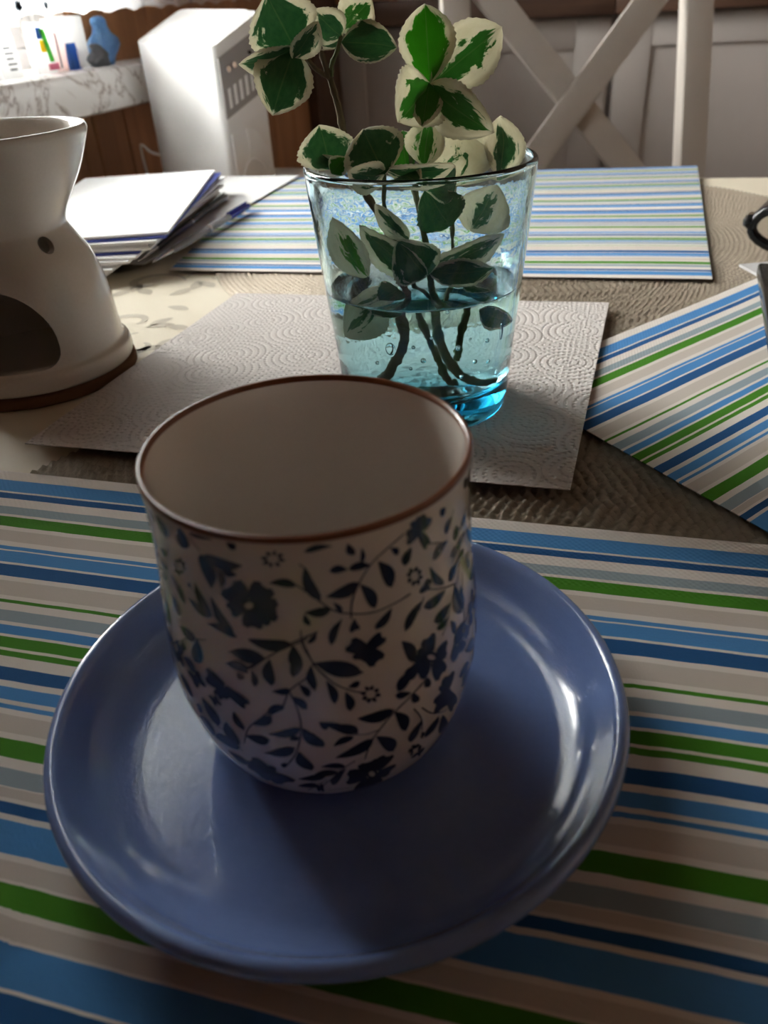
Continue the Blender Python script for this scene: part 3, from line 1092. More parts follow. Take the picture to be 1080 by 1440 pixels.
PRINT_LEAVES=[(-1.9878,9.92,-1.9584,10.604,0.468),(-1.8919,10.531,-1.7389,10.558,0.233),(-1.6125,10.383,-1.6532,10.598,0.254),(-2.1274,9.924,-2.1759,10.553,0.507),(-2.2307,10.172,-2.2756,10.496,0.31),(-1.8412,9.979,-1.8191,8.963,0.475),(-1.8263,9.954,-1.5893,9.938,0.386),(-1.7239,9.716,-1.632,9.625,0.276),(-1.7363,9.655,-1.7504,9.085,0.234),(-1.8511,8.043,-1.9426,8.947,0.365),(-1.8441,8.08,-2.0324,8.303,0.353),(-1.9853,8.721,-2.0077,8.821,0.164),(-1.7114,7.691,-1.8335,8.704,0.34),(-1.6916,7.669,-1.8957,7.763,0.286),(-2.0699,7.991,-2.1854,8.667,0.391),(-2.1553,7.346,-2.2306,7.995,0.428),(-2.3316,6.477,-2.3455,7.356,0.336),(-2.0089,7.043,-2.1883,7.02,0.406),(-2.0524,6.166,-1.9943,7.052,0.449),(-2.28,5.335,-2.3362,5.956,0.388),(-2.4678,5.112,-2.4786,5.796,0.362),(-1.3807,7.683,-1.6243,7.645,0.372),(-1.5326,7.159,-1.7672,7.091,0.334),(-1.3537,6.826,-1.3735,7.609,0.285),(-1.6341,6.767,-1.7934,6.69,0.257),(-1.314,9.435,-1.455,9.498,0.263),(-2.1756,9.382,-2.3449,9.108,0.259),(-2.2301,8.754,-2.4404,8.364,0.259),(-2.2627,8.318,-2.4659,7.894,0.233),(-2.1766,6.192,-2.1615,6.562,0.249),(-1.2526,10.398,-1.1135,10.474,0.186),(-1.0019,10.098,-1.0327,10.467,0.197),(-0.9647,9.812,-0.9603,10.238,0.119),(-1.1373,9.778,-1.0422,9.712,0.238),(-1.0376,9.732,-0.9155,9.671,0.237),(-0.8005,8.809,-0.8722,9.726,0.35),(-0.908,8.376,-0.9812,9.198,0.298),(-0.985,9.251,-1.1676,9.014,0.379),(-1.2002,8.913,-1.2615,9.969,0.301),(-1.148,8.638,-1.2895,8.612,0.291),(-1.2709,8.211,-1.2905,8.563,0.165),(-1.0978,8.446,-1.1314,8.82,0.153),(-1.1675,7.554,-1.0958,8.294,0.219),(-1.0538,7.821,-1.0288,8.222,0.201),(-1.0068,7.866,-1.0389,8.157,0.165),(-0.9184,7.736,-0.8099,8.203,0.276),(-0.7394,7.313,-0.5954,7.959,0.305),(-0.5937,7.721,-0.4009,7.749,0.342),(-0.4129,7.969,-0.5289,8.819,0.236),(-0.3604,7.897,-0.2519,8.166,0.348),(-0.2477,6.489,-0.3001,7.61,0.448),(-0.5271,7.065,-0.3624,7.202,0.388),(-0.5117,6.774,-0.3912,6.822,0.242),(-0.347,6.08,-0.3782,6.641,0.236),(-0.7102,9.28,-0.6632,9.75,0.292),(-0.7514,9.708,-0.7961,9.982,0.176),(-0.5578,8.28,-0.5539,8.526,0.271),(-0.6219,8.281,-0.531,8.211,0.22),(-0.4985,8.97,-0.3625,9.205,0.345),(-0.3302,8.604,-0.2189,8.601,0.249),(-0.3641,5.789,-0.2,6.027,0.418),(-0.3876,5.175,-0.2632,5.539,0.427),(-0.2611,8.928,-0.253,9.371,0.382),(-0.3815,9.459,-0.3104,9.826,0.283),(-0.4354,10.138,-0.3897,10.272,0.323),(-1.0168,6.514,-1.2748,7.054,0.342),(-0.7721,5.878,-0.6666,5.997,0.457),(-1.2902,7.666,-1.2395,7.999,0.153),(-0.3067,4.312,-0.1401,4.137,0.404),(-1.3811,7.659,-1.6229,7.697,0.372),(-1.5417,7.154,-1.7611,7.126,0.338),(-1.6439,6.756,-1.7937,6.665,0.269),(-1.5181,6.288,-1.5099,7.152,0.338),(-1.3922,6.622,-1.3653,7.588,0.31),(-1.618,6.169,-1.6258,6.701,0.197),(-1.6829,6.321,-1.719,6.502,0.273),(-1.6466,6.626,-1.6976,6.558,0.16),(-2.0504,5.787,-2.1781,5.938,0.437),(-2.0539,6.134,-2.0049,6.949,0.464),(-2.1454,6.284,-2.1523,6.562,0.228),(-2.3227,5.149,-2.5278,5.463,0.362),(-1.413,6.208,-1.5171,6.107,0.219),(-1.3173,5.98,-1.3617,6.395,0.205),(-1.3379,5.552,-1.4169,5.998,0.252),(-1.4589,5.64,-1.5678,5.268,0.249),(-1.5415,5.206,-1.6739,4.741,0.302),(-1.737,4.38,-1.786,5.008,0.3),(-1.5798,4.259,-1.7349,4.155,0.416),(-1.8187,3.535,-1.8569,4.451,0.512),(-1.8103,3.481,-2.0318,3.18,0.621),(-1.7879,2.655,-1.9482,2.864,0.44),(-1.9413,4.014,-2.0426,4.872,0.579),(-2.077,4.16,-2.135,4.28,0.517),(-2.0014,3.686,-2.1603,3.572,0.802),(-2.156,4.465,-2.3418,4.954,0.44),(-2.218,3.763,-2.3821,3.689,0.517),(-1.3864,4.857,-1.5777,4.489,0.303),(-1.2711,4.127,-1.3732,4.858,0.389),(-1.4024,4.498,-1.4549,4.377,0.209),(-1.435,4.061,-1.6361,3.594,0.361),(-1.3625,2.988,-1.4156,3.903,0.406),(-1.2785,6.229,-1.2863,6.99,0.242),(-1.5097,3.102,-1.5466,3.18,0.308),(-1.2759,2.759,-1.4592,2.48,0.334),(-1.357,2.187,-1.48,1.924,0.34),(-1.2427,4.769,-1.2769,5.078,0.192),(-1.0071,6.518,-1.2642,7.029,0.301),(-1.2794,6.176,-1.2839,6.887,0.174),(-1.1802,5.676,-1.2144,6.454,0.228),(-1.1019,5.336,-1.1179,6.012,0.24),(-1.0342,6.247,-1.0981,6.147,0.209),(-0.8498,4.87,-1.0662,4.998,0.421),(-0.7756,3.848,-0.8455,4.801,0.332),(-1.1006,4.452,-1.2774,5.05,0.272),(-1.0735,4.446,-1.1525,4.902,0.219),(-1.0972,4.351,-1.2134,4.092,0.283),(-0.9836,4.054,-1.2118,3.57,0.438),(-0.8563,3.133,-0.9639,4.109,0.396),(-1.2716,4.095,-1.3234,4.681,0.308),(-0.7005,6.231,-0.7658,7.062,0.331),(-0.8186,5.493,-0.7052,5.976,0.388),(-0.8345,5.417,-0.7367,5.221,0.239),(-0.6838,4.739,-0.7203,5.173,0.224),(-1.1615,3.064,-1.3016,3.183,0.276),(-1.2481,2.017,-1.158,2.937,0.275),(-1.2074,2.831,-1.3655,2.648,0.348),(-1.3617,2.007,-1.3826,2,0.361),(-0.7322,3.136,-0.6599,3.899,0.356),(-0.6126,2.896,-0.5109,3.488,0.482),(-0.358,2.083,-0.4657,3.324,0.44),(-0.3821,5.162,-0.2505,5.555,0.419),(-0.3515,5.754,-0.2265,5.641,0.297),(-0.2451,3.786,-0.1572,4.059,0.336),(-0.2918,4.249,-0.2505,4.397,0.259),(-0.6417,2.977,-0.6503,3.322,0.137),(-0.5968,5.028,-0.6189,5.45,0.227)]
PRINT_PETALS=[(-1.6153,8.82,-1.6993,9.25,0.835),(-1.5648,8.868,-1.4748,9.422,0.536),(-1.5561,8.734,-1.427,8.665,0.637),(-1.5892,8.589,-1.5859,8.032,0.503),(-1.6295,8.662,-1.7208,8.441,0.404),(-1.5617,8.682,-1.4605,8.386,0.556),(-0.5752,6.162,-0.5854,6.757,0.467),(-0.5323,5.96,-0.4324,5.878,0.53),(-0.5521,5.815,-0.4879,5.058,0.472),(-0.5994,5.973,-0.6896,5.738,0.716),(-0.6109,6.147,-0.6865,6.424,0.382),(-1.0036,2.546,-1.0178,3.069,0.578),(-0.975,2.423,-0.8899,3.057,0.508),(-0.9616,2.223,-0.8448,1.979,0.638),(-1.0248,2.332,-1.1607,2.382,0.853),(-1.0076,2.095,-1.0405,1.12,0.691),(-0.9741,1.985,-0.9408,1.373,0.337),(-0.9811,7.194,-1.076,7.517,0.419),(-0.9811,7.194,-0.8714,7.478,0.378),(-0.9811,7.194,-0.915,6.679,0.455),(-0.9811,7.194,-1.0241,6.895,0.45),(-0.6102,10.1,-0.6998,10.069,0.421),(-0.6102,10.1,-0.5444,10.417,0.492),(-0.6102,10.1,-0.54,9.475,0.245),(-0.6102,10.1,-0.6446,10.535,0.302),(-1.8203,5.824,-1.965,5.963,0.555),(-1.8203,5.824,-1.7817,5.466,0.639),(-1.8203,5.824,-1.8983,5.299,0.289),(-1.8203,5.824,-1.6795,5.396,0.418),(-1.8203,5.824,-1.8657,5.618,0.259),(-2.0547,5.519,-1.9946,5.691,0.459),(-2.0547,5.519,-2.1246,5.3,0.501),(-1.9162,5.114,-1.8808,5.203,0.319),(-1.9162,5.114,-1.9541,5.011,0.33),(-1.6465,2.506,-1.7713,2.966,0.757),(-1.6465,2.506,-1.5504,1.988,0.905),(-1.6465,2.506,-1.7798,2.08,0.776),(-1.6465,2.506,-1.6481,2.975,0.474),(-1.3349,1.824,-1.3119,1.818,0.487),(-1.3349,1.824,-1.358,1.826,0.488),(-0.4569,4.281,-0.4243,4.888,0.553),(-0.4569,4.281,-0.4781,3.651,0.751),(-0.4569,4.281,-0.5589,4.128,0.521),(-0.4569,4.281,-0.304,2.944,0.398),(-0.4569,4.281,-0.5035,4.78,0.242),(-1.3387,1.885,-1.3158,1.879,0.488),(-1.3387,1.885,-1.3618,1.883,0.488),(-0.108,5.926,-0.0863,6.326,0.404),(-0.108,5.926,-0.1193,5.478,0.404)]
PRINT_DAISY=[(-1.3894,10.193,-1.3543,10.164,0.119),(-1.4033,10.121,-1.3859,10.004,0.116),(-1.4248,10.102,-1.4362,9.958,0.095),(-1.4412,10.146,-1.4754,10.054,0.11),(-1.4427,10.228,-1.4789,10.245,0.125),(-1.4288,10.299,-1.4458,10.414,0.116),(-1.4077,10.316,-1.3964,10.458,0.093),(-1.3914,10.272,-1.3588,10.354,0.112),(-2.0289,9.241,-1.994,9.279,0.186),(-2.0483,9.123,-2.037,9.01,0.254),(-2.074,9.049,-2.0932,8.849,0.215),(-2.0907,9.064,-2.1364,8.871,0.125),(-2.087,9.165,-2.1312,9.097,0.22),(-2.0667,9.286,-2.0784,9.395,0.264),(-2.0409,9.359,-2.021,9.555,0.197),(-2.026,9.338,-1.9883,9.5,0.105),(-0.6224,8.738,-0.5888,8.625,0.113),(-0.6345,8.682,-0.6179,8.498,0.128),(-0.654,8.708,-0.6629,8.556,0.155),(-0.669,8.796,-0.6973,8.762,0.154),(-0.6713,8.899,-0.702,8.997,0.111),(-0.6594,8.954,-0.6769,9.139,0.12),(-0.6405,8.932,-0.6321,9.084,0.16),(-0.6248,8.841,-0.5946,8.868,0.164),(-0.9568,5.679,-0.9238,5.579,0.136),(-0.9687,5.613,-0.9518,5.424,0.103),(-0.9878,5.625,-0.9968,5.458,0.127),(-1.0029,5.708,-1.0318,5.654,0.148),(-1.0049,5.811,-1.0364,5.892,0.126),(-0.9931,5.877,-1.0088,6.044,0.102),(-0.974,5.865,-0.9645,6.018,0.12),(-0.9589,5.782,-0.9293,5.827,0.145),(-0.6507,2.32,-0.601,2.021,0.304),(-0.6567,2.235,-0.6161,1.829,0.139),(-0.6791,2.32,-0.6726,2.05,0.336),(-0.7013,2.499,-0.7264,2.49,0.336),(-0.7076,2.635,-0.7393,2.793,0.193),(-0.6992,2.694,-0.7201,2.933,0.119),(-0.6809,2.642,-0.6787,2.821,0.253),(-0.6628,2.508,-0.6358,2.503,0.336)]
PRINT_STEMS=[(0.036,[(-1.8413,10.074),(-1.8999,10.403)]),(0.032,[(-1.6916,7.669),(-1.8173,8.05),(-2.0077,8.821)]),(0.036,[(-2.1366,9.617),(-2.2945,7.922),(-2.3362,5.956),(-2.2955,5.158)]),(0.032,[(-2.3413,5.881),(-2.0913,6.811),(-1.9188,7.191)]),(0.048,[(-1.2646,7.929),(-1.3807,7.683),(-1.5326,7.159),(-1.6857,6.628)]),(0.036,[(-1.3212,8.087),(-1.322,7.608),(-1.2832,7.16)]),(0.04,[(-1.3176,9.46),(-1.2419,9.102)]),(0.036,[(-1.288,10.056),(-1.2516,9.857),(-1.2327,9.572)]),(0.042,[(-0.7129,10.239),(-0.836,9.954),(-0.9153,9.696),(-0.985,9.251),(-1.0342,8.723),(-1.0468,8.243)]),(0.046,[(-0.6813,8.369),(-0.7929,8.298),(-0.9339,8.267),(-1.0796,8.453),(-1.1563,8.669),(-1.2756,9.294)]),(0.038,[(-0.2787,7.598),(-0.4304,7.885),(-0.6092,8.329)]),(0.034,[(-0.1951,8.478),(-0.2348,7.844),(-0.3403,7.298),(-0.4108,6.745),(-0.4674,6.418)]),(0.029,[(-0.5873,8.042),(-0.6324,7.687)]),(0.034,[(-0.5337,9.561),(-0.3616,9.151)]),(0.038,[(-1.3116,7.472),(-1.2669,6.997)]),(0.034,[(-1.3042,7.868),(-1.2302,8.02)]),(0.029,[(-0.364,9.414),(-0.2925,9.979)]),(0.044,[(-1.3055,6.641),(-1.4178,6.182),(-1.4738,5.573),(-1.5551,5.221)]),(0.04,[(-1.4188,6.13),(-1.3871,5.492),(-1.3831,4.799),(-1.4297,3.895),(-1.5082,3.146)]),(0.036,[(-1.5726,5.263),(-1.6999,4.547),(-1.7609,3.766)]),(0.032,[(-1.799,3.276),(-1.8475,3.885),(-1.9693,3.993)]),(0.04,[(-1.3189,7.773),(-1.2727,7.032),(-1.2122,6.579)]),(0.044,[(-1.6344,6.742),(-1.4745,7.366),(-1.2924,7.816)]),(0.028,[(-2.3082,5.966),(-2.1098,6.761),(-1.9252,7.179)]),(0.032,[(-1.4265,1.612),(-1.2812,2.457)]),(0.044,[(-1.2812,7.036),(-1.1812,6.381),(-1.0912,6.035),(-1.0316,5.879)]),(0.044,[(-0.6196,5.396),(-0.7376,5.106),(-0.8664,4.734),(-0.9583,4.262),(-1.009,3.839),(-1.0401,3.222)]),(0.04,[(-0.9384,4.346),(-1.0239,4.329),(-1.1053,4.448)]),(0.04,[(-1.0979,3.255),(-1.1874,2.893),(-1.3454,1.825)]),(0.036,[(-0.7198,4.579),(-0.6664,4.019),(-0.652,3.404)]),(0.036,[(-0.662,4.426),(-0.5835,3.92),(-0.4555,3.464),(-0.4213,3.456)]),(0.032,[(-0.4755,3.181),(-0.5743,3.005)]),(0.02,[(-1.285,1.684),(-1.1248,1.644)])]
PRINT_RINGS=[(0.05,[(-1.5569,8.761),(-1.5674,8.662),(-1.5893,8.597),(-1.6129,8.593),(-1.6262,8.657),(-1.6238,8.754),(-1.606,8.844),(-1.5817,8.881),(-1.5627,8.846),(-1.5569,8.761)]),(0.05,[(-0.5308,5.881),(-0.5419,5.823),(-0.5668,5.851),(-0.593,5.947),(-0.6081,6.065),(-0.6064,6.156),(-0.5881,6.176),(-0.5613,6.113),(-0.538,5.994),(-0.5308,5.881)]),(0.05,[(-0.9624,2.179),(-0.9675,2.033),(-0.9853,2.003),(-1.0067,2.101),(-1.0213,2.28),(-1.0226,2.458),(-1.0102,2.534),(-0.9907,2.51),(-0.972,2.372),(-0.9624,2.179)])]
_pr = np.array(MUG_PROFILE)
_pl = np.concatenate([[0], np.cumsum(np.hypot(*np.diff(_pr, axis=0).T))])
_lmax = _pl[-1] - .12


def on_mug(t, l, lift=0.02):
    l = min(max(l, 0.15), _lmax)
    r, z = np.interp(l, _pl, _pr[:, 0]), np.interp(l, _pl, _pr[:, 1])
    r2, z2 = np.interp(l + .05, _pl, _pr[:, 0]), np.interp(l + .05, _pl, _pr[:, 1])
    r1, z1 = np.interp(l - .05, _pl, _pr[:, 0]), np.interp(l - .05, _pl, _pr[:, 1])
    n_ = A(z2 - z1, -(r2 - r1))
    n_ /= np.linalg.norm(n_)
    r, z = r + n_[0] * lift, z + n_[1] * lift
    return (MX + r * math.cos(t), MY + r * math.sin(t), z)


def print_leaf(t0, l0, t1, l1, w, power=0.8, dt=0.0, blunt=False, n=8):
    """A printed leaf from its base to its tip, bent to the mug's surface."""
    R = 4.55
    a, b_ = A(t0 * R, l0), A(t1 * R, l1)
    d = b_ - a
    L = np.linalg.norm(d)
    if L < 0.04:
        return None
    d /= L
    q = A(-d[1], d[0])
    V, F = [], []
    bend = 0.08 * L * (1 if (t0 * 37 % 1) > .5 else -1)
    for i in range(n + 1):
        s = i / n
        ww = w * (math.sin(PI * s ** (0.75 if not blunt else 1.4)) ** power if 0 < s < 1 else 0.03)
        if blunt:
            ww = w * (0.55 + 0.55 * math.sin(PI / 2 * min(1, s * 1.4))) * (1 if s < .93 else .55)
        if s in (0, 1) and not blunt:
            ww = 0.02
        c_ = a + d * L * s + q * bend * math.sin(PI * s) * (0 if blunt else 1)
        for e_ in (-.5, -.2, .2, .5):
            notch = 0.0
            if blunt and i == n:
                notch = -0.10 * L * (1 if abs(e_) < .3 else 0)
            p = c_ + q * ww * e_ + d * notch
            V.append(on_mug(p[0] / R + dt, p[1]))
    for i in range(n):
        for k in range(3):
            F.append((i * 4 + k, i * 4 + k + 1, (i + 1) * 4 + k + 1, (i + 1) * 4 + k))
    return np.array(V), F


def print_line(w, pts, dt=0.0):
    R = 4.55
    path = smooth_path([A(t * R, l) for t, l in pts], 5)
    V, F = [], []
    for i, p in enumerate(path):
        d = path[min(i + 1, len(path) - 1)] - path[max(i - 1, 0)]
        d = d / (np.linalg.norm(d) + 1e-9)
        q = A(-d[1], d[0])
        for s in (-.5, .5):
            c_ = p + q * w * s
            V.append(on_mug(c_[0] / R + dt, c_[1], 0.017))
    F = [(2 * i, 2 * i + 1, 2 * i + 3, 2 * i + 2) for i in range(len(path) - 1)]
    return np.array(V), F


gs = []
for dt in (0.0, 2.12, -2.12):
    for r in PRINT_LEAVES:
        gs.append(print_leaf(*r, dt=dt))
    for r in PRINT_PETALS:
        gs.append(print_leaf(*r, dt=dt, blunt=True))
    for r in PRINT_DAISY:
        gs.append(print_leaf(*r, dt=dt, n=5))
    for w, pts in PRINT_STEMS:
        gs.append(print_line(w, pts, dt))
    for w, pts in PRINT_RINGS:
        q = print_line(w * 1.6, pts, dt)
        gs.append(q)
g = join(*[x for x in gs if x is not None])
mk('floral_print', (tilt(g[0]), g[1]), 'navy', parent=mug, smooth='all', kind='stuff', label='navy blue flowers, leaves and stems printed around the mug')

# ------------------------------------------------------------------ glass tumbler with water and cuttings
GX, GY = (-9.28, 42.34)
GZ = 0.72
tum = empty('glass_tumbler', (GX, GY, GZ), 'turquoise bubbled glass tumbler half filled with water and leafy cuttings on kitchen paper', 'glass')
go = smooth_profile([(4.3, GZ), (4.62, GZ + .12), (4.80, GZ + .5), (4.90, 2.0), (5.16, 5), (5.57, 9), (5.98, 13.6), (6.04, 14.15), (5.95, 14.36), (5.80, 14.36), (5.70, 14.15), (5.66, 13.6), (5.27, 9), (4.86, 5), (4.62, 3.0), (4.30, 2.42)], 5)
prof = [(0, GZ + .25), (3.6, GZ + .2), (4.0, GZ + .02)] + go + [(3.2, 2.12), (0, 2.02)]
mk('vessel', lathe(prof, 128, (GX, GY)), 'glass', parent=tum)
WZ = 8.0
wr = lambda z: float(np.interp(z, [2.42, 3.0, 5, 9], [4.30, 4.62, 4.86, 5.27]))
prof = [(0, 1.99), (3.2, 2.09), (4.31, 2.40), (4.635, 2.99), (4.875, 5), (wr(WZ) + .02, WZ + .10), (wr(WZ) - .12, WZ + .01), (wr(WZ) - .5, WZ), (0, WZ)]
mk('water', lathe(prof, 128, (GX, GY)), 'water', parent=tum, label='clear water filling the lower half of the tumbler')
gr = random.Random(4)
# seed bubbles that sit on the inside of the near wall
for k, (t_, z_, r_) in enumerate([(-0.99, 5.83, 0.16), (-0.77, 4.83, 0.13), (-0.57, 4.57, 0.13), (-0.39, 3.64, 0.12), (-0.93, 4.11, 0.13), (-1.37, 5.32, 0.15), (-1.51, 4.86, 0.10), (-1.90, 5.01, 0.11), (-1.47, 6.10, 0.10), (-0.62, 5.85, 0.13), (-1.28, 6.58, 0.11), (-1.12, 7.93, 0.10), (-0.86, 6.25, 0.07)]):
    rr_ = wr(z_) - r_ * 1.05
    mk('bubble', sphere((GX + rr_ * math.cos(t_), GY + rr_ * math.sin(t_), z_), r_, 12, 8), 'bubble', parent=tum)
for (t_, z_, a_, b_) in ((-1.72, 5.94, 0.28, 0.36), (-0.40, 6.05, 0.16, 0.50)):
    rr_ = wr(z_) - .10
    g = sphere((0, 0, 0), 1.0, 14, 9, (.07, a_, b_))
    M = A([math.cos(t_), -math.sin(t_), 0], [math.sin(t_), math.cos(t_), 0], [0, 0, 1])
    mk('bubble', (g[0] @ M.T + A(GX + rr_ * math.cos(t_), GY + rr_ * math.sin(t_), z_), g[1]), 'bubble', parent=tum)

# leafy cuttings
def leaf_geo(base, tip, width, face, roll=0.0, cup=0.12, curl=0.1, twist=0.0, shape=0.45, nu=26, nv=8, seed=0):
    """A leaf from base to tip whose upper side looks along `face`, rolled about its axis; toothed edge."""
    base, tip = A(*base), A(*tip)
    d = tip - base
    L = np.linalg.norm(d)
    d /= L
    f = A(*face) - d * (A(*face) @ d)
    f /= np.linalg.norm(f)
    s = np.cross(d, f)
    r = random.Random(seed)
    V, uv = [], []
    for i in range(nu + 1):
        u = i / nu
        prof_ = math.sin(PI * min(1, u) ** (0.5 + shape)) ** 0.72 if 0 < u < 1 else 0.0
        prof_ = max(prof_, 0.04 if i == 0 else 0.0)
        a = roll + twist * (u - .5)
        sd = s * math.cos(a) + f * math.sin(a)
        fn = f * math.cos(a) - s * math.sin(a)
        for j in range(nv + 1):
            v = 2 * j / nv - 1
            tooth = 1 + (0.022 * (1 if i % 2 else -1) + 0.02 * r.uniform(-1, 1)) * (abs(v) > .9) * (0 < i < nu)
            w = width * .5 * prof_ * v * tooth
            lift = cup * width * (abs(v) ** 1.6) * prof_ + curl * L * (-(2 * u - .9) ** 2 + .3) + 0.012 * L * math.sin(9 * u + 3 * v + seed)
            V.append(base + d * L * u + sd * w + fn * lift - fn * curl * L * (.3 - .81))
            uv.append((u, (v + 1) / 2))
    V = np.array(V)
    V += base - V[nv // 2]
    # give it thickness
    nrm = np.zeros_like(V)
    m = nv + 1
    G = V.reshape(nu + 1, m, 3)
    du = np.gradient(G, axis=0)
    dv = np.gradient(G, axis=1)
    N = np.cross(dv, du)
    N /= np.linalg.norm(N, axis=2, keepdims=True) + 1e-9
    nrm = N.reshape(-1, 3)
    n = len(V)
    allV = np.concatenate([V, V - nrm * 0.035])
    F = []
    ix = lambda i, j: i * m + j
    for i in range(nu):
        for j in range(nv):
            q = (ix(i, j), ix(i, j + 1), ix(i + 1, j + 1), ix(i + 1, j))
            F.append(q)
            F.append(tuple(n + k for k in q[::-1]))
    ring = [ix(0, j) for j in range(nv)] + [ix(i, nv) for i in range(nu)] + [ix(nu, j) for j in range(nv, 0, -1)] + [ix(i, 0) for i in range(nu, 0, -1)]
    for a_, b_ in zip(ring, ring[1:] + ring[:1]):
        F.append((a_, n + a_, n + b_, b_))
    return (allV, F), uv + uv


TOCAM = A(0.211, -0.964, 0.159)
def add_leaf(parent, base, tip, width, cream=0.0, pale=0.0, face=None, label=None, **kw):
    add_leaf.k += 1
    seed = add_leaf.k
    g, uv = leaf_geo(base, tip, width, TOCAM if face is None else face, seed=seed, **kw)
    o = mk('leaf', g, 'leaf', parent=parent, uv=uv, smooth='all', label=label)
    o["cream"] = float(cream)
    o["pale"] = float(pale)
    o["seed"] = float(seed)
    return o


add_leaf.k = 0


def cutting(loc, label):
    return empty('leafy_cutting', loc, label, 'plant cutting', 'variegated cuttings in the glass tumbler')


def stem(parent, pts, r0, r1, mat='stem', name='stem'):
    path = smooth_path(pts, 7)
    n = len(path)
    rad = [r0 + (r1 - r0) * i / (n - 1) for i in range(n)]
    r = random.Random(len(pts) * 7 + n)
    for i in range(3, n, 6):
        rad[i] *= 1.28
    return mk(name, tube(path, rad, 10), mat, parent=parent, smooth='all')


# tall cutting on the left with a brown forked stem
c1 = cutting((-10.9, 42.1, 2.6), 'tall variegated cutting on a brown forked stem, rising above the left of the tumbler')
stem(c1, [(-11.4, 42.4, 2.6), (-10.7, 42.2, 3.63), (-10.1, 42.1, 5.78), (-11.1, 42.2, 10.6), (-12.1, 41.5, 13), (-12.8, 41.3, 15.1), (-13.1, 41.2, 17), (-13.4, 41.1, 18.3)], .24, .15, 'bark')
stem(c1, [(-13.4, 41.1, 18.2), (-13.5, 40.8, 18.9), (-13.7, 40.7, 19.7), (-14, 40.5, 20.1)], .15, .11, 'bark', 'twig')
stem(c1, [(-13.5, 41.1, 18.3), (-13.9, 40.8, 18.6), (-14.3, 40.4, 19.2), (-14.7, 40.1, 19.7)], .12, .09, 'bark', 'twig')
stem(c1, [(-13.3, 41.1, 18.3), (-13.2, 41, 18.8), (-12.9, 41, 19.3), (-12.6, 41.1, 20.1)], .12, .09, 'stem', 'twig')
add_leaf(c1, (-14.7, 40.1, 19.6), (-15.3, 38.9, 21.7), 3.41, cream=-0.06, cup=0.04, curl=0.05, shape=0.35)
add_leaf(c1, (-14.7, 40, 19.5), (-15.5, 38.4, 17), 2.88, cream=-0.04, cup=0.03, curl=0.06, shape=0.4)
add_leaf(c1, (-14.7, 40, 19.6), (-17.1, 39, 19), 1.72, cream=0.12, roll=0.95, curl=0.1)
add_leaf(c1, (-15.1, 40.6, 19.4), (-17, 40.5, 18.7), 1.14, cream=0.5, roll=0.5)
add_leaf(c1, (-14.7, 39.8, 19.2), (-13.2, 39.5, 20.6), 1.44, cream=0.22, roll=-0.8, curl=0.02, cup=0.2)
add_leaf(c1, (-12.6, 41.1, 19.9), (-13.6, 40.2, 21), 1.82, cream=0.18, roll=0.35, cup=0.1)
add_leaf(c1, (-12.6, 41.1, 20.1), (-11.3, 41.9, 21.3), 1.92, cream=0.3, pale=0.35, cup=0.06)
add_leaf(c1, (-12.6, 40.9, 19.7), (-10, 41.2, 19.4), 1.90, cream=-0.2, roll=0.25, curl=0.05)
add_leaf(c1, (-12.8, 41.2, 19.5), (-14.3, 41.5, 20.1), 1.58, cream=0.02, roll=-0.5)
# upright cutting in the middle
c2 = cutting((-6.3, 42.7, 2.6), 'upright cream and green cutting with four broad leaves above the middle of the tumbler')
stem(c2, [(-6.16, 42.6, 2.6), (-7.18, 43, 2.6), (-8.15, 43, 3.39), (-8.77, 42.8, 5.42), (-8.89, 42.4, 9.01), (-9.37, 42.4, 11.6), (-9.69, 42.4, 13.8), (-9.55, 42.2, 15.8), (-8.63, 41.9, 17.7)], .24, .12)
add_leaf(c2, (-8.6, 41.9, 17.8), (-8.85, 42.4, 21), 2.69, cream=-0.02, pale=0.75, cup=0.1, curl=0.08, shape=0.55)
add_leaf(c2, (-8.53, 41.9, 17.7), (-5.32, 43.1, 19.9), 2.86, cream=0.3, pale=0.3, cup=0.03, curl=0.02, shape=0.6)
add_leaf(c2, (-8.51, 41.8, 17.7), (-5.36, 40.7, 15.7), 2.44, cream=0.24, pale=0.3, roll=-0.45, curl=0.14, shape=0.45)
add_leaf(c2, (-8.58, 41.8, 17.8), (-9.65, 39.8, 16.4), 3.04, cream=0.22, pale=0.5, roll=0.25, cup=0.12, curl=0.12, shape=0.35)
add_leaf(c2, (-8.56, 41.7, 17.8), (-8.59, 40, 16.2), 1.60, cream=-0.12, pale=0.5, cup=-0.05, curl=0.1)
add_leaf(c2, (-8.95, 41.8, 14.1), (-8.6, 42.1, 16.2), 2.16, cream=0.26, pale=0.6, roll=0.35, cup=0.15)
add_leaf(c2, (-9.97, 42.3, 13.8), (-10.3, 43, 15.6), 1.77, cream=-0.6, pale=0.6, roll=0.2)
add_leaf(c2, (-8.93, 41.8, 8.65), (-11.9, 39.6, 11.6), 2.13, cream=0.2, roll=0.5, pale=0.1)
add_leaf(c2, (-8.93, 41.8, 8.57), (-9.91, 39.6, 10.9), 2.79, cream=-0.15, cup=0.1)
add_leaf(c2, (-8.89, 42.2, 8.91), (-4.81, 42.6, 10.5), 1.98, cream=0.24, roll=-0.55)
add_leaf(c2, (-8.89, 42.2, 8.6), (-5.32, 42.2, 8.83), 1.81, cream=-0.05, roll=-0.3)
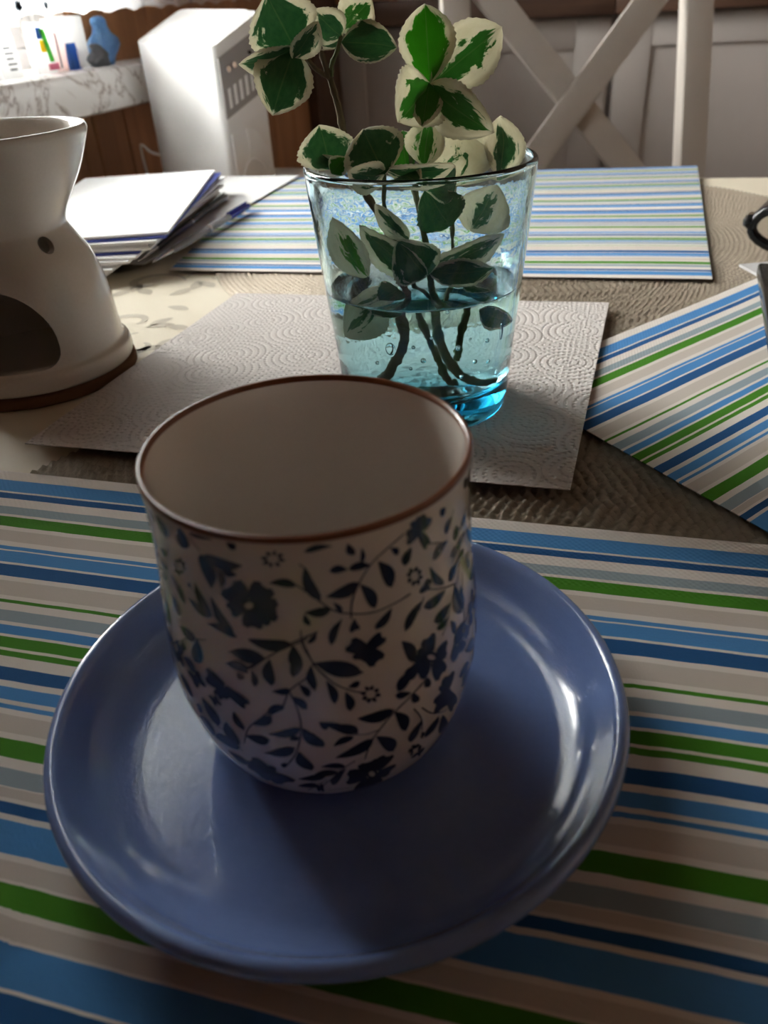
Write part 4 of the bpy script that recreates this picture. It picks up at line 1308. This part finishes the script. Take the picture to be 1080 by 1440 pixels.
# low cutting along the left of the rim
c3 = cutting((-8.12, 43.5, 2.6), 'low spreading cutting whose rounded leaves lie over the left rim of the tumbler')
stem(c3, [(-8.25, 43.5, 2.6), (-8.58, 43.5, 2.63), (-9.34, 43.1, 5.49), (-9.72, 40.9, 9.03), (-10.6, 40.1, 12.1), (-10.5, 39.7, 14.2)], .18, .1)
add_leaf(c3, (-13.3, 39.8, 14.3), (-13.7, 39.9, 16.3), 3.06, cream=0.0, roll=-0.35, cup=0.06, curl=0.06, shape=0.3)
add_leaf(c3, (-12.2, 40, 14.6), (-15.1, 40, 14.7), 1.03, cream=0.45, roll=0.9, curl=0.0, cup=0.05)
add_leaf(c3, (-10.3, 39, 14.2), (-11.5, 39.8, 16.1), 3.14, cream=-0.08, cup=0.1, curl=0.08, shape=0.3)
add_leaf(c3, (-10.4, 39.3, 14.2), (-11.8, 37.8, 14.5), 1.79, cream=0.3, roll=0.6, curl=0.1)
add_leaf(c3, (-10.3, 39.3, 14.3), (-6.93, 39.4, 14.4), 1.71, cream=0.28, roll=-0.85, curl=0.08)
add_leaf(c3, (-12.9, 38.7, 14.3), (-12.2, 38.9, 15), 0.99, cream=-0.1, pale=0.6)
add_leaf(c3, (-9.55, 40.5, 10.8), (-11, 39.5, 12.7), 1.17, cream=0.3, roll=0.4)
add_leaf(c3, (-9.96, 39.6, 13.9), (-8.4, 38.2, 14), 1.62, cream=-0.1, roll=1.0)
add_leaf(c3, (-11.8, 40.1, 8.93), (-13.2, 39.3, 12.1), 1.94, cream=0.42, pale=0.7, roll=0.3)
add_leaf(c3, (-11, 41.2, 8.08), (-12.7, 39.8, 5.81), 2.56, cream=0.5, roll=0.3)
add_leaf(c3, (-10.4, 41.1, 8.02), (-11.1, 39.7, 7.37), 1.86, cream=-0.4)
# cutting along the right of the rim
c4 = cutting((-8.25, 43.7, 3.74), 'low pale cutting with nearly all cream leaves at the right rim of the tumbler')
stem(c4, [(-8.25, 43.7, 3.65), (-8.08, 43.6, 5.13), (-7.67, 43.6, 7.49), (-7.81, 43.6, 10.6), (-7.59, 43.4, 13.2)], .17, .1)
add_leaf(c4, (-7.45, 42.8, 13.2), (-7.41, 43, 15.5), 3.68, cream=0.5, pale=0.1, cup=0.08, curl=0.05, shape=0.25)
add_leaf(c4, (-6.64, 43.9, 13.3), (-6.91, 44.5, 16), 2.69, cream=0.75, cup=0.1)
add_leaf(c4, (-5.3, 43.5, 13.2), (-5.34, 44.3, 16), 2.56, cream=0.3, roll=-0.5, cup=0.1)
add_leaf(c4, (-7.45, 42.4, 13.4), (-8.5, 40.2, 13.4), 1.87, cream=-0.3, roll=0.3)
add_leaf(c4, (-6.79, 43, 10.7), (-5.29, 42.8, 13), 3.04, cream=0.45, roll=-0.2, label='pale leaf pressed against the inside of the glass')
add_leaf(c4, (-7.78, 42.5, 11), (-8.77, 41.2, 13.2), 2.67, cream=-0.5)
add_leaf(c4, (-7.28, 43.7, 6.64), (-5.54, 43.2, 5.83), 1.50, cream=-0.1, roll=-0.5)

# ------------------------------------------------------------------ aroma burner on its cork mat
BX, BY = (-38.30, 44.75)
cork = mk('cork_coaster', lathe(smooth_profile([(6.6, .02), (6.74, .12), (6.74, .62), (6.6, .74)], 3) + [(0, .74)], 96, (BX, BY)), 'cork', (BX, BY, 0))
v_, f_ = lathe([(0, .02), (6.6, .02)], 96, (BX, BY))
tag(cork, 'round brown cork mat under the ceramic aroma burner', 'coaster')
bo = smooth_profile([(6.35, .76), (6.62, .95), (6.68, 1.5), (6.58, 1.95), (6.24, 2.25), (6.18, 2.9), (6.10, 4.2), (5.95, 6.0), (5.45, 8.0), (4.9, 9.0), (4.42, 9.9), (4.36, 10.3), (4.62, 11.0), (5.32, 12.1), (6.0, 13.2), (6.5, 14.2), (6.9, 15.1), (7.05, 15.55), (7.0, 15.85), (6.8, 15.9), (6.6, 15.7)], 4)
bi = smooth_profile([(6.6, 15.7), (6.2, 14.6), (5.5, 13.3), (4.6, 12.2), (3.0, 11.5)], 4)[1:] + [(0, 11.35), (0, 10.85), (3.3, 10.7), (3.9, 9.9)] + [(4.5, 8.8), (5.0, 7.8), (5.45, 6.0), (5.6, 4.2), (5.7, 2.2), (5.75, 1.4), (0, 1.4), (0, .76)]
brn = empty('aroma_burner', (BX, BY, .76), 'cream ceramic aroma burner with a flared bowl on the cork mat', 'oil burner')
bb = mk('body', lathe(bo + bi, 128, (BX, BY), closed=True), 'burner', parent=brn)
def arch(ang, w, z0_, z1_, dist=9.0):
    """Arched cutter pushed in from one side."""
    h = z1_ - z0_
    rc = 1.1
    pts = [(-w + rc - rc * math.cos(t), z0_ + rc - rc * math.sin(t)) for t in np.linspace(0, PI / 2, 6)]
    pts += [(w - rc + rc * math.sin(t), z0_ + rc - rc * math.cos(t)) for t in np.linspace(0, PI / 2, 6)]
    pts += [(w * math.cos(t), z0_ + rc + .3 + (h - rc - .3) * math.sin(t)) for t in np.linspace(0, PI, 26)]
    d, q = A(math.cos(ang), math.sin(ang), 0), A(-math.sin(ang), math.cos(ang), 0)
    n = len(pts)
    V = [A(BX, BY, 0) + d * r_ + q * x_ + A(0, 0, z_) for r_ in (3.2, dist) for x_, z_ in pts]
    F = [tuple(range(n))[::-1], tuple(range(n, 2 * n))] + [(i, (i + 1) % n, n + (i + 1) % n, n + i) for i in range(n)]
    return np.array(V), F
def hole(ang, z_, r_):
    d = A(math.cos(ang), math.sin(ang), 0)
    return tube([A(BX, BY, z_) + d * 2.0, A(BX, BY, z_ + .2) + d * 8.0], r_, 20)
cut(bb, [arch(-1.24, 3.55, 2.3, 7.55), hole(-0.31, 9.35, .52), hole(-0.31 + 2.1, 9.35, .52), hole(-0.31 - 2.1, 9.35, .52)])

# ------------------------------------------------------------------ pile of letters and the pens
def letter(x, y, z, w, l, ang, th, mat, label, rag=0.0):
    c_, s_ = math.cos(ang), math.sin(ang)
    P = [A(x + c_ * a - s_ * b_, y + s_ * a + c_ * b_, z) for a, b_ in ((-w / 2, -l / 2), (w / 2, -l / 2), (w / 2, l / 2), (-w / 2, l / 2))]
    nbx = bumps(int(z * 100) + 5, rag, .2)
    g, uv = sheet([tuple(p) for p in P], 14, 14, th, lambda x_, y_, u_, v_: nbx(x_, y_))
    o = mk('letter', g, mat, (x, y, z), uv=uv)
    return tag(o, label, 'paper', 'letters and papers piled beside the aroma burner')


letter(-54.2, 92.3, .72, 21.4, 46, 0.0, .05, 'paper', 'single white sheet lying flat beneath the pile of letters and the two pens')
letter(-56.64, 80.05, 0.84, 17.1, 36.4, 0.193, 0.24, 'paper', 'white letter in the middle of the pile beside the aroma burner', rag=0.00)
letter(-55.54, 81.71, 1.11, 17.0, 37.3, 0.141, 0.24, 'paper', 'white letter in the middle of the pile beside the aroma burner', rag=0.00)
letter(-55.28, 81.45, 1.38, 16.9, 37.2, 0.160, 0.24, 'paper', 'white letter in the middle of the pile beside the aroma burner', rag=0.00)
letter(-55.18, 81.45, 1.65, 17.3, 36.2, 0.162, 0.24, 'grey_paper', 'lower of the two grey letters inside the pile beside the aroma burner', rag=0.00)
letter(-54.43, 81.85, 1.92, 17.0, 36.8, 0.187, 0.24, 'paper', 'white letter in the middle of the pile beside the aroma burner', rag=0.00)
letter(-53.47, 81.51, 2.19, 16.6, 34.9, 0.184, 0.24, 'paper', 'white letter in the middle of the pile beside the aroma burner', rag=0.00)
letter(-55.46, 82.69, 2.46, 16.9, 37.4, 0.274, 0.17, 'blue_paper', 'lower of the two blue printed letters in the pile beside the aroma burner', rag=0.00)
letter(-53.69, 83.06, 2.73, 17.4, 36.5, 0.225, 0.24, 'paper', 'white letter in the middle of the pile beside the aroma burner', rag=0.00)
letter(-53.79, 83.11, 3.00, 16.5, 36.9, 0.246, 0.24, 'grey_paper', 'upper of the two grey letters inside the pile beside the aroma burner', rag=0.00)
letter(-53.18, 81.71, 3.27, 17.1, 33.8, 0.258, 0.24, 'paper', 'white letter in the middle of the pile beside the aroma burner', rag=0.00)
letter(-52.57, 82.53, 3.54, 16.7, 34.0, 0.271, 0.17, 'blue_paper', 'upper of the two blue printed letters in the pile beside the aroma burner', rag=0.00)
letter(-53.05, 82.48, 3.81, 17.1, 33.9, 0.301, 0.24, 'paper', 'topmost white sheet of the pile of letters beside the aroma burner', rag=0.00)


def pen(a, b_, mat, label, cap):
    a, b_ = A(*a), A(*b_)
    d = (b_ - a)
    L = np.linalg.norm(d)
    d /= L
    t = empty('ballpoint_pen', tuple(a), label, 'pen')
    at = lambda s: a + d * L * s
    mk('barrel', tube([at(.16), at(.2), at(.75)], [.36, .40, .40], 14), mat, parent=t)
    mk('grip_cone', tube([at(.0), at(.02), at(.10), at(.16)], [.06, .10, .30, .38], 14), 'chrome', parent=t)
    mk('ring', tube([at(.52), at(.535)], [.43, .43], 14), 'chrome', parent=t)
    mk('cap', tube([at(.75), at(.97), at(1.0)], [.43, .43, .30], 14), cap, parent=t)
    up_ = A(0, 0, .52)
    mk('clip', tube([at(.98) + up_, at(.74) + up_], [.10, .10], 8), cap, parent=t)
    return t


pen((-41.9, 68.3, 1.25), (-42.2, 93.2, 1.25), 'clear_pen', 'transparent ballpoint pen with a blue cap lying beside the pile of letters', 'blue_clear')
pen((-43.6, 68.5, 1.25), (-47.6, 98.6, 1.25), 'ink_black', 'black ballpoint pen lying between the pile of letters and the clear pen', 'ink_black')

# ------------------------------------------------------------------ things on the window sill
SZ = 15.42
def packet(x, y0_, y1_, h, th, mat, label, lean=0.0):
    """A flat-bottomed pouch with pinched top."""
    t = empty('packet', (x, (y0_ + y1_) / 2, SZ), label, 'packet', 'packets standing on the window sill')
    V, F = [], []
    prof_ = [(0.0, 1.0), (0.06, 1.0), (.45, .85), (.85, .35), (.93, .12), (1.0, .12)]
    for s, k_ in prof_:
        zc = SZ + h * s
        ly = lean * s
        for sx, sy in ((-1, 0), (-1, 1), (1, 1), (1, 0)):
            V.append((x + sx * th * k_ / 2, (y0_ if not sy else y1_) + ly, zc))
    for i in range(len(prof_) - 1):
        for k_ in range(4):
            F.append((i * 4 + k_, i * 4 + (k_ + 1) % 4, (i + 1) * 4 + (k_ + 1) % 4, (i + 1) * 4 + k_))
    F += [(0, 1, 2, 3), (23, 22, 21, 20)]
    mk('pouch', (np.array(V), F), mat, parent=t, smooth=False)
    return t


def printed(t, x, ya, yb, za, zb, mat, slant=0.0):
    V = [(x, ya, SZ + za), (x, yb, SZ + za), (x, yb + slant, SZ + zb), (x, ya + slant, SZ + zb)]
    V = V + [(p[0] + .12, p[1], p[2]) for p in V]
    mk('print_panel', (np.array(V, float), [(4, 5, 6, 7), (3, 2, 1, 0), (0, 1, 5, 4), (1, 2, 6, 5), (2, 3, 7, 6), (3, 0, 4, 7)]), mat, parent=t, smooth=False)


p = packet(-79.2, 101.6, 106.0, 6.4, 1.1, 'pack_white', 'white paper packet with grey print at the near end of the window sill')
for k in range(5):
    printed(p, -77.95 - .09 * k, 102.6, 104.0 + .3 * (k % 2), .9 + .62 * k, 1.15 + .62 * k, 'pack_grey')
p = packet(-78.6, 108.6, 113.2, 6.2, 1.0, 'pack_white', 'green, blue and yellow seed packet on the window sill')
printed(p, -77.5, 109.3, 110.5, 4.2, 5.6, 'pack_blue')
printed(p, -77.45, 109.5, 110.6, 2.6, 4.1, 'pack_yellow')
printed(p, -77.4, 110.9, 111.9, 1.4, 5.4, 'pack_green', -.9)
printed(p, -77.35, 110.3, 112.6, .4, 1.2, 'pack_pink')
p = packet(-79.2, 113.6, 117.6, 6.6, .9, 'pack_rose', 'pale pink paper packet beside the seed packet on the window sill')
printed(p, -78.2, 114.4, 114.7, .4, 4.8, 'pack_grey')
p = packet(-78.4, 117.0, 119.4, 3.4, .7, 'pack_blue', 'small blue and white packet in front of the white carton on the sill')
printed(p, -77.65, 118.3, 119.3, .2, 2.4, 'pack_white')
t = mk('carton', box(-81.8, -79.6, 118.6, 124.6, SZ, SZ + 6.8, .2), 'pack_white', (-80.7, 121.6, SZ))
tag(t, 'plain white carton standing behind the small packet on the window sill', 'carton')
def crumple(c, r, seed, n=22, m=13):
    v, f = sphere((0, 0, 0), 1.0, n, m)
    q = random.Random(seed)
    ks = [(q.uniform(-5, 5), q.uniform(-5, 5), q.uniform(-5, 5), q.uniform(0, 6)) for _ in range(9)]
    out = []
    for p_ in v:
        s_ = q.uniform(.93, 1.07) + .16 * sum(math.sin(a_ * p_[0] + b_ * p_[1] + c_ * p_[2] + d_) * .6 for a_, b_, c_, d_ in ks)
        z_ = p_[2]
        neck = 1.0 if z_ < .0 else max(.55, 1 - .9 * z_) if z_ < .5 else .55 + 1.0 * (z_ - .5)
        out.append((c[0] + p_[0] * r[0] * s_ * neck, c[1] + p_[1] * r[1] * s_ * neck, max(SZ, c[2] + z_ * r[2] * (1 + .06 * (s_ - 1)))))
    return np.array(out), f
t = mk('foil_bag', crumple((-79.0, 128.2, SZ + 3.1), (2.0, 3.3, 3.5), 4), 'blue_bag', (-79, 128.2, SZ), smooth=False)
tag(t, 'crumpled blue foil bag at the far end of the window sill', 'bag')
t = mk('pouch', crumple((-77.2, 123.0, SZ + 1.3), (1.1, 2.2, 1.8), 9), 'pack_grey', (-77.2, 123.0, SZ), smooth=False)
tag(t, 'small grey pouch lying between the white carton and the blue bag', 'pouch')

# ------------------------------------------------------------------ white appliance at the end of the table
KX, KY = -56.25, 119.52
e1, e2 = A(-.90, .435, 0), A(.435, .90, 0)      # along the bright face, along the shaded face
K0 = A(KX, KY, 0)
st = empty('side_table', (-61, 130, FZ), 'small white side table under the white appliance behind the papers', 'table')
mk('tabletop', box(-75, -47, 118.4, 141, -4.2, -2.4, .3), 'white_paint', parent=st)
for xx in (-73, -49):
    for yy in (120.4, 139):
        mk('leg', box(xx - 1, xx + 1, yy - 1, yy + 1, FZ, -4.2, .2), 'white_paint', parent=st)
ap = empty('kitchen_appliance', tuple(K0 + e1 * 9 + e2 * 5 + A(0, 0, -2.4)), 'tall white plastic appliance with a grey button panel beside the window sill', 'appliance')
LW, DW = 18.6, 9.6
def apt(u, v, z):
    return K0 + e1 * u + e2 * v + A(0, 0, z)
def prism(pts_uv, z0_, ztop, inset=0.0):
    n_ = len(pts_uv)
    V = [apt(u, v, z0_) for u, v in pts_uv] + [apt(u, v, ztop(u, v)) for u, v in pts_uv]
    F = [tuple(range(n_)), tuple(range(2 * n_ - 1, n_ - 1, -1))] + [(i, n_ + i, n_ + (i + 1) % n_, (i + 1) % n_) for i in range(n_)]
    return np.array(V), F
def rrect(u0, u1, v0, v1, r, k=5):
    out = []
    for cu, cv, a0 in ((u1 - r, v1 - r, 0), (u0 + r, v1 - r, PI / 2), (u0 + r, v0 + r, PI), (u1 - r, v0 + r, 1.5 * PI)):
        out += [(cu + r * math.cos(a0 + PI / 2 * i / k), cv + r * math.sin(a0 + PI / 2 * i / k)) for i in range(k + 1)]
    return out
ztop = lambda u, v: 17.3 + .05 * u + .42 * v
mk('housing', prism(rrect(0, LW, 0, DW, 1.0), -2.4, ztop), 'white_plastic', parent=ap)
mk('lid', prism(rrect(.5, LW - .5, 1.5, DW - .4, 1.8), 16.0, lambda u, v: ztop(u, v) + .75 - .009 * (u - 9) ** 2), 'white_plastic', parent=ap)
def on_side(v0_, v1_, za, zb, th=.22, slope=0.40):
    """A plate on the shaded face (u = 0)."""
    V = []
    for d_ in (0.05, -th):
        V += [apt(d_, v0_, za + slope * v0_), apt(d_, v1_, za + slope * v1_), apt(d_, v1_, zb + slope * v1_), apt(d_, v0_, zb + slope * v0_)]
    return np.array(V), [(0, 1, 2, 3), (7, 6, 5, 4), (0, 4, 5, 1), (1, 5, 6, 2), (2, 6, 7, 3), (3, 7, 4, 0)]
pn = mk('control_panel', on_side(.6, 8.9, 7.6, 15.6), 'grey_plastic', parent=ap, smooth=False, label='grey control panel with round buttons and slots')
for v_ in (2.0, 3.2, 6.6):
    g = tube([apt(-.15, v_, 13.6 + .4 * v_), apt(-.55, v_, 13.6 + .4 * v_)], .42 if v_ < 5 else .26, 14)
    b_ = mk('button', g, 'chrome' if v_ < 5 else 'dark_plastic', parent=ap)
    b_.parent = pn
for k in range(6):
    b_ = mk('slot', on_side(1.5 + 1.2 * k, 2.0 + 1.2 * k, 8.6, 11.2, .32), 'white_plastic', parent=ap, smooth=False)
    b_.parent = pn
# fan-shaped ribbed relief under the panel
fan = mk('fan_relief', prism([(-.02, 1.0), (-.25, 1.2), (-.25, 8.6), (-.02, 8.8)], -2.0, lambda u, v: 6.0 + .3 * v - .16 * (v - 3) ** 2), 'white_plastic', parent=ap, smooth=False)
for k in range(13):
    a_ = .25 + k * .115
    p0, p1 = apt(-.25, 4.6 + 2.6 * math.cos(a_), -2 + 4.0 * math.sin(a_)), apt(-.25, 4.6 + 4.0 * math.cos(a_), -2 + 8.2 * math.sin(a_))
    r_ = mk('rib', tube([p0, p1], [.16, .30], 6), 'white_plastic', parent=ap)
    r_.parent = fan
arc = [apt(-.3, 4.6 + 2.4 * math.cos(a_), -2 + 3.8 * math.sin(a_)) for a_ in np.linspace(.1, 3.0, 20)]
r_ = mk('arc_rib', tube(arc, .28, 6), 'white_plastic', parent=ap)
r_.parent = fan
cord_ = mk('cord', tube(smooth_path([apt(LW - 1.0, .2, 2.0), apt(LW + .2, -1.0, 2.6), apt(LW + 1.5, -1.4, 3.6), apt(LW + 2.6, -1.2, 3.2), apt(LW + 2.9, -.9, 0.0), apt(LW + 2.8, -.6, -2.2)], 6), .22, 8), 'white_plastic', parent=ap, smooth='all', label='white power cord looping from the bright side')

# ------------------------------------------------------------------ white cross-back chair
ps, al = 0.33, 0.26
cax = A(math.cos(ps), math.sin(ps), 0)
cbk = A(-math.sin(ps), math.cos(ps), 0)
cup_ = A(0, 0, 1) * math.cos(al) + cbk * math.sin(al)
cnr = np.cross(cax, cup_)            # looks away from the sitter
CO = A(-7.3, 190.0, 1.79)
ch = empty('cross_back_chair', tuple(CO * A(1, 1, 0) + A(0, 0, FZ)), 'white painted wooden dining chair with crossed back bars behind the table', 'chair')
HW, XM = 25.24, 1.17
seat_z = (0.455 - TABLE_Z) / U
s_seat = (seat_z - CO[2]) / cup_[2]
cp = lambda u, v, w=0.0: CO + cax * u + cup_ * v + cnr * w
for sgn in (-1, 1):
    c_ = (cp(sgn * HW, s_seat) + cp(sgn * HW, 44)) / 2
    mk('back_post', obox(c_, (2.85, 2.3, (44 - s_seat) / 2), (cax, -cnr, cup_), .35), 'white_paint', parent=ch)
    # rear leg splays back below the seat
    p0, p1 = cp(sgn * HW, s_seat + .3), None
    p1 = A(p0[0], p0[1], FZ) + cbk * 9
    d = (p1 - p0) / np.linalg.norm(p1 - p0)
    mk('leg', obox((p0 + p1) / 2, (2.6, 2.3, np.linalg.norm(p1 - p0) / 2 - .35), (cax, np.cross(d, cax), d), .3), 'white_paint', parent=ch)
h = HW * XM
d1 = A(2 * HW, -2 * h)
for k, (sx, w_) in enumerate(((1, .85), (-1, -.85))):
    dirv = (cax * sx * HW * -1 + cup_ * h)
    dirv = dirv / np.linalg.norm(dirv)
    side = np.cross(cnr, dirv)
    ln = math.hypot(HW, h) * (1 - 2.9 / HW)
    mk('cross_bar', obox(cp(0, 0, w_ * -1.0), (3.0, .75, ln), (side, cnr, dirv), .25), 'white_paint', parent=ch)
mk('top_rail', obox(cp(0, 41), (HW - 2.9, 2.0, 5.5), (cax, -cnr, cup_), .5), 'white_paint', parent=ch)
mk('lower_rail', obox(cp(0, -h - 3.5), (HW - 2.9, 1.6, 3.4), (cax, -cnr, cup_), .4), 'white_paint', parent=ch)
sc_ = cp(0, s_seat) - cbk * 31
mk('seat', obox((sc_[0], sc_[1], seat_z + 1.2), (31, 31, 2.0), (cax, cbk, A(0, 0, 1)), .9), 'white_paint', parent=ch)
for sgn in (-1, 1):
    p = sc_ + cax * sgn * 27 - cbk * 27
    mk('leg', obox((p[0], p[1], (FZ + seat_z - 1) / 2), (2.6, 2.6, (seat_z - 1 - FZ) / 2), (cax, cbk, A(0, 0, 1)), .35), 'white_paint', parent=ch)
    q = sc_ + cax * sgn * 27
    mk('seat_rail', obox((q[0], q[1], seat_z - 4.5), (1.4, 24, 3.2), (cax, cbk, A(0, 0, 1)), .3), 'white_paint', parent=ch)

# ------------------------------------------------------------------ right edge: spectacles on a folded paper, dark tablet
tl = empty('tablet', (11.88, 59.32, 1.05), 'black tablet lying at the right edge on the slanting striped napkin', 'tablet')
ta, tb_ = A(0.09, 1.00, 0), A(1.00, -0.09, 0)
tc_ = A(11.88, 59.32, 1.55) + tb_ * 14.0 
mk('case', obox(tc_, (14, 9.5, .5), (tb_, ta, A(0, 0, 1)), .22), 'dark_plastic', parent=tl)
mk('screen', obox(tc_ + A(0, 0, .52), (12.8, 8.6, .04), (tb_, ta, A(0, 0, 1))), 'dark_plastic', parent=tl, smooth=False)
fp = mk('folded_paper', obox((24.35, 70.46, .56), (10.5, 7.0, .10), (A(.93, .36, 0), A(-.36, .93, 0), A(0, 0, 1))), 'grey_paper', (24.35, 70.46, .46), smooth=False)
tag(fp, 'folded piece of pale paper under the black spectacles', 'paper')
sp = empty('spectacles', (12.44, 77.29, .7), 'black framed spectacles at the far right edge of the table', 'glasses')
sd_ = A(0.94, -0.33, 0)
sf = A(0.33, 0.94, 0)
H0 = A(12.44, 77.29, .7)
for k in range(2):
    c_ = H0 + sd_ * (4.4 + 9.4 * k) + A(0, 0, 2.3)
    ring = [c_ + sd_ * 3.7 * math.cos(t) + A(0, 0, 1.9 * math.sin(t)) for t in np.linspace(0, 2 * PI, 29)]
    rm = mk('lens_rim', tube(ring, .45, 8), 'dark_plastic', parent=sp, smooth='all')
    g = lathe([(0, -.06), (1, -.06), (1, .06), (0, .06)], 28)
    v_ = np.array([c_ + sd_ * 3.5 * p[0] + A(0, 0, 1.75) * p[1] + sf * p[2] for p in g[0]])
    ln = mk('lens', (v_, g[1]), 'lens', parent=sp)
    ln.parent = rm
br0 = H0 + sd_ * 9.1 + A(0, 0, 3.6)
mk('bridge', tube(smooth_path([br0 - sd_ * 1.2, br0 + A(0, 0, .5), br0 + sd_ * 1.2], 5), .34, 8), 'dark_plastic', parent=sp, smooth='all')
for k, s_ in ((0, .6), (1, 17.6)):
    h_ = H0 + sd_ * s_ + A(0, 0, 2.6)
    tp = mk('temple', tube(smooth_path([h_ - sd_ * .2, h_ + sf * 1.2, h_ + sf * 14 + A(0, 0, -.2), h_ + sf * 19 + A(0, 0, -1.2), h_ + sf * 22 + A(0, 0, -3.2)], 6), [.62] * 6 + [.42] * 18 + [.34], 8), 'dark_plastic', parent=sp, smooth='all')
    hg = mk('hinge', obox(h_ + sf * .7, (.5, .5, .6), (sd_, sf, A(0, 0, 1)), .1), 'chrome', parent=sp)
    hg.parent = tp
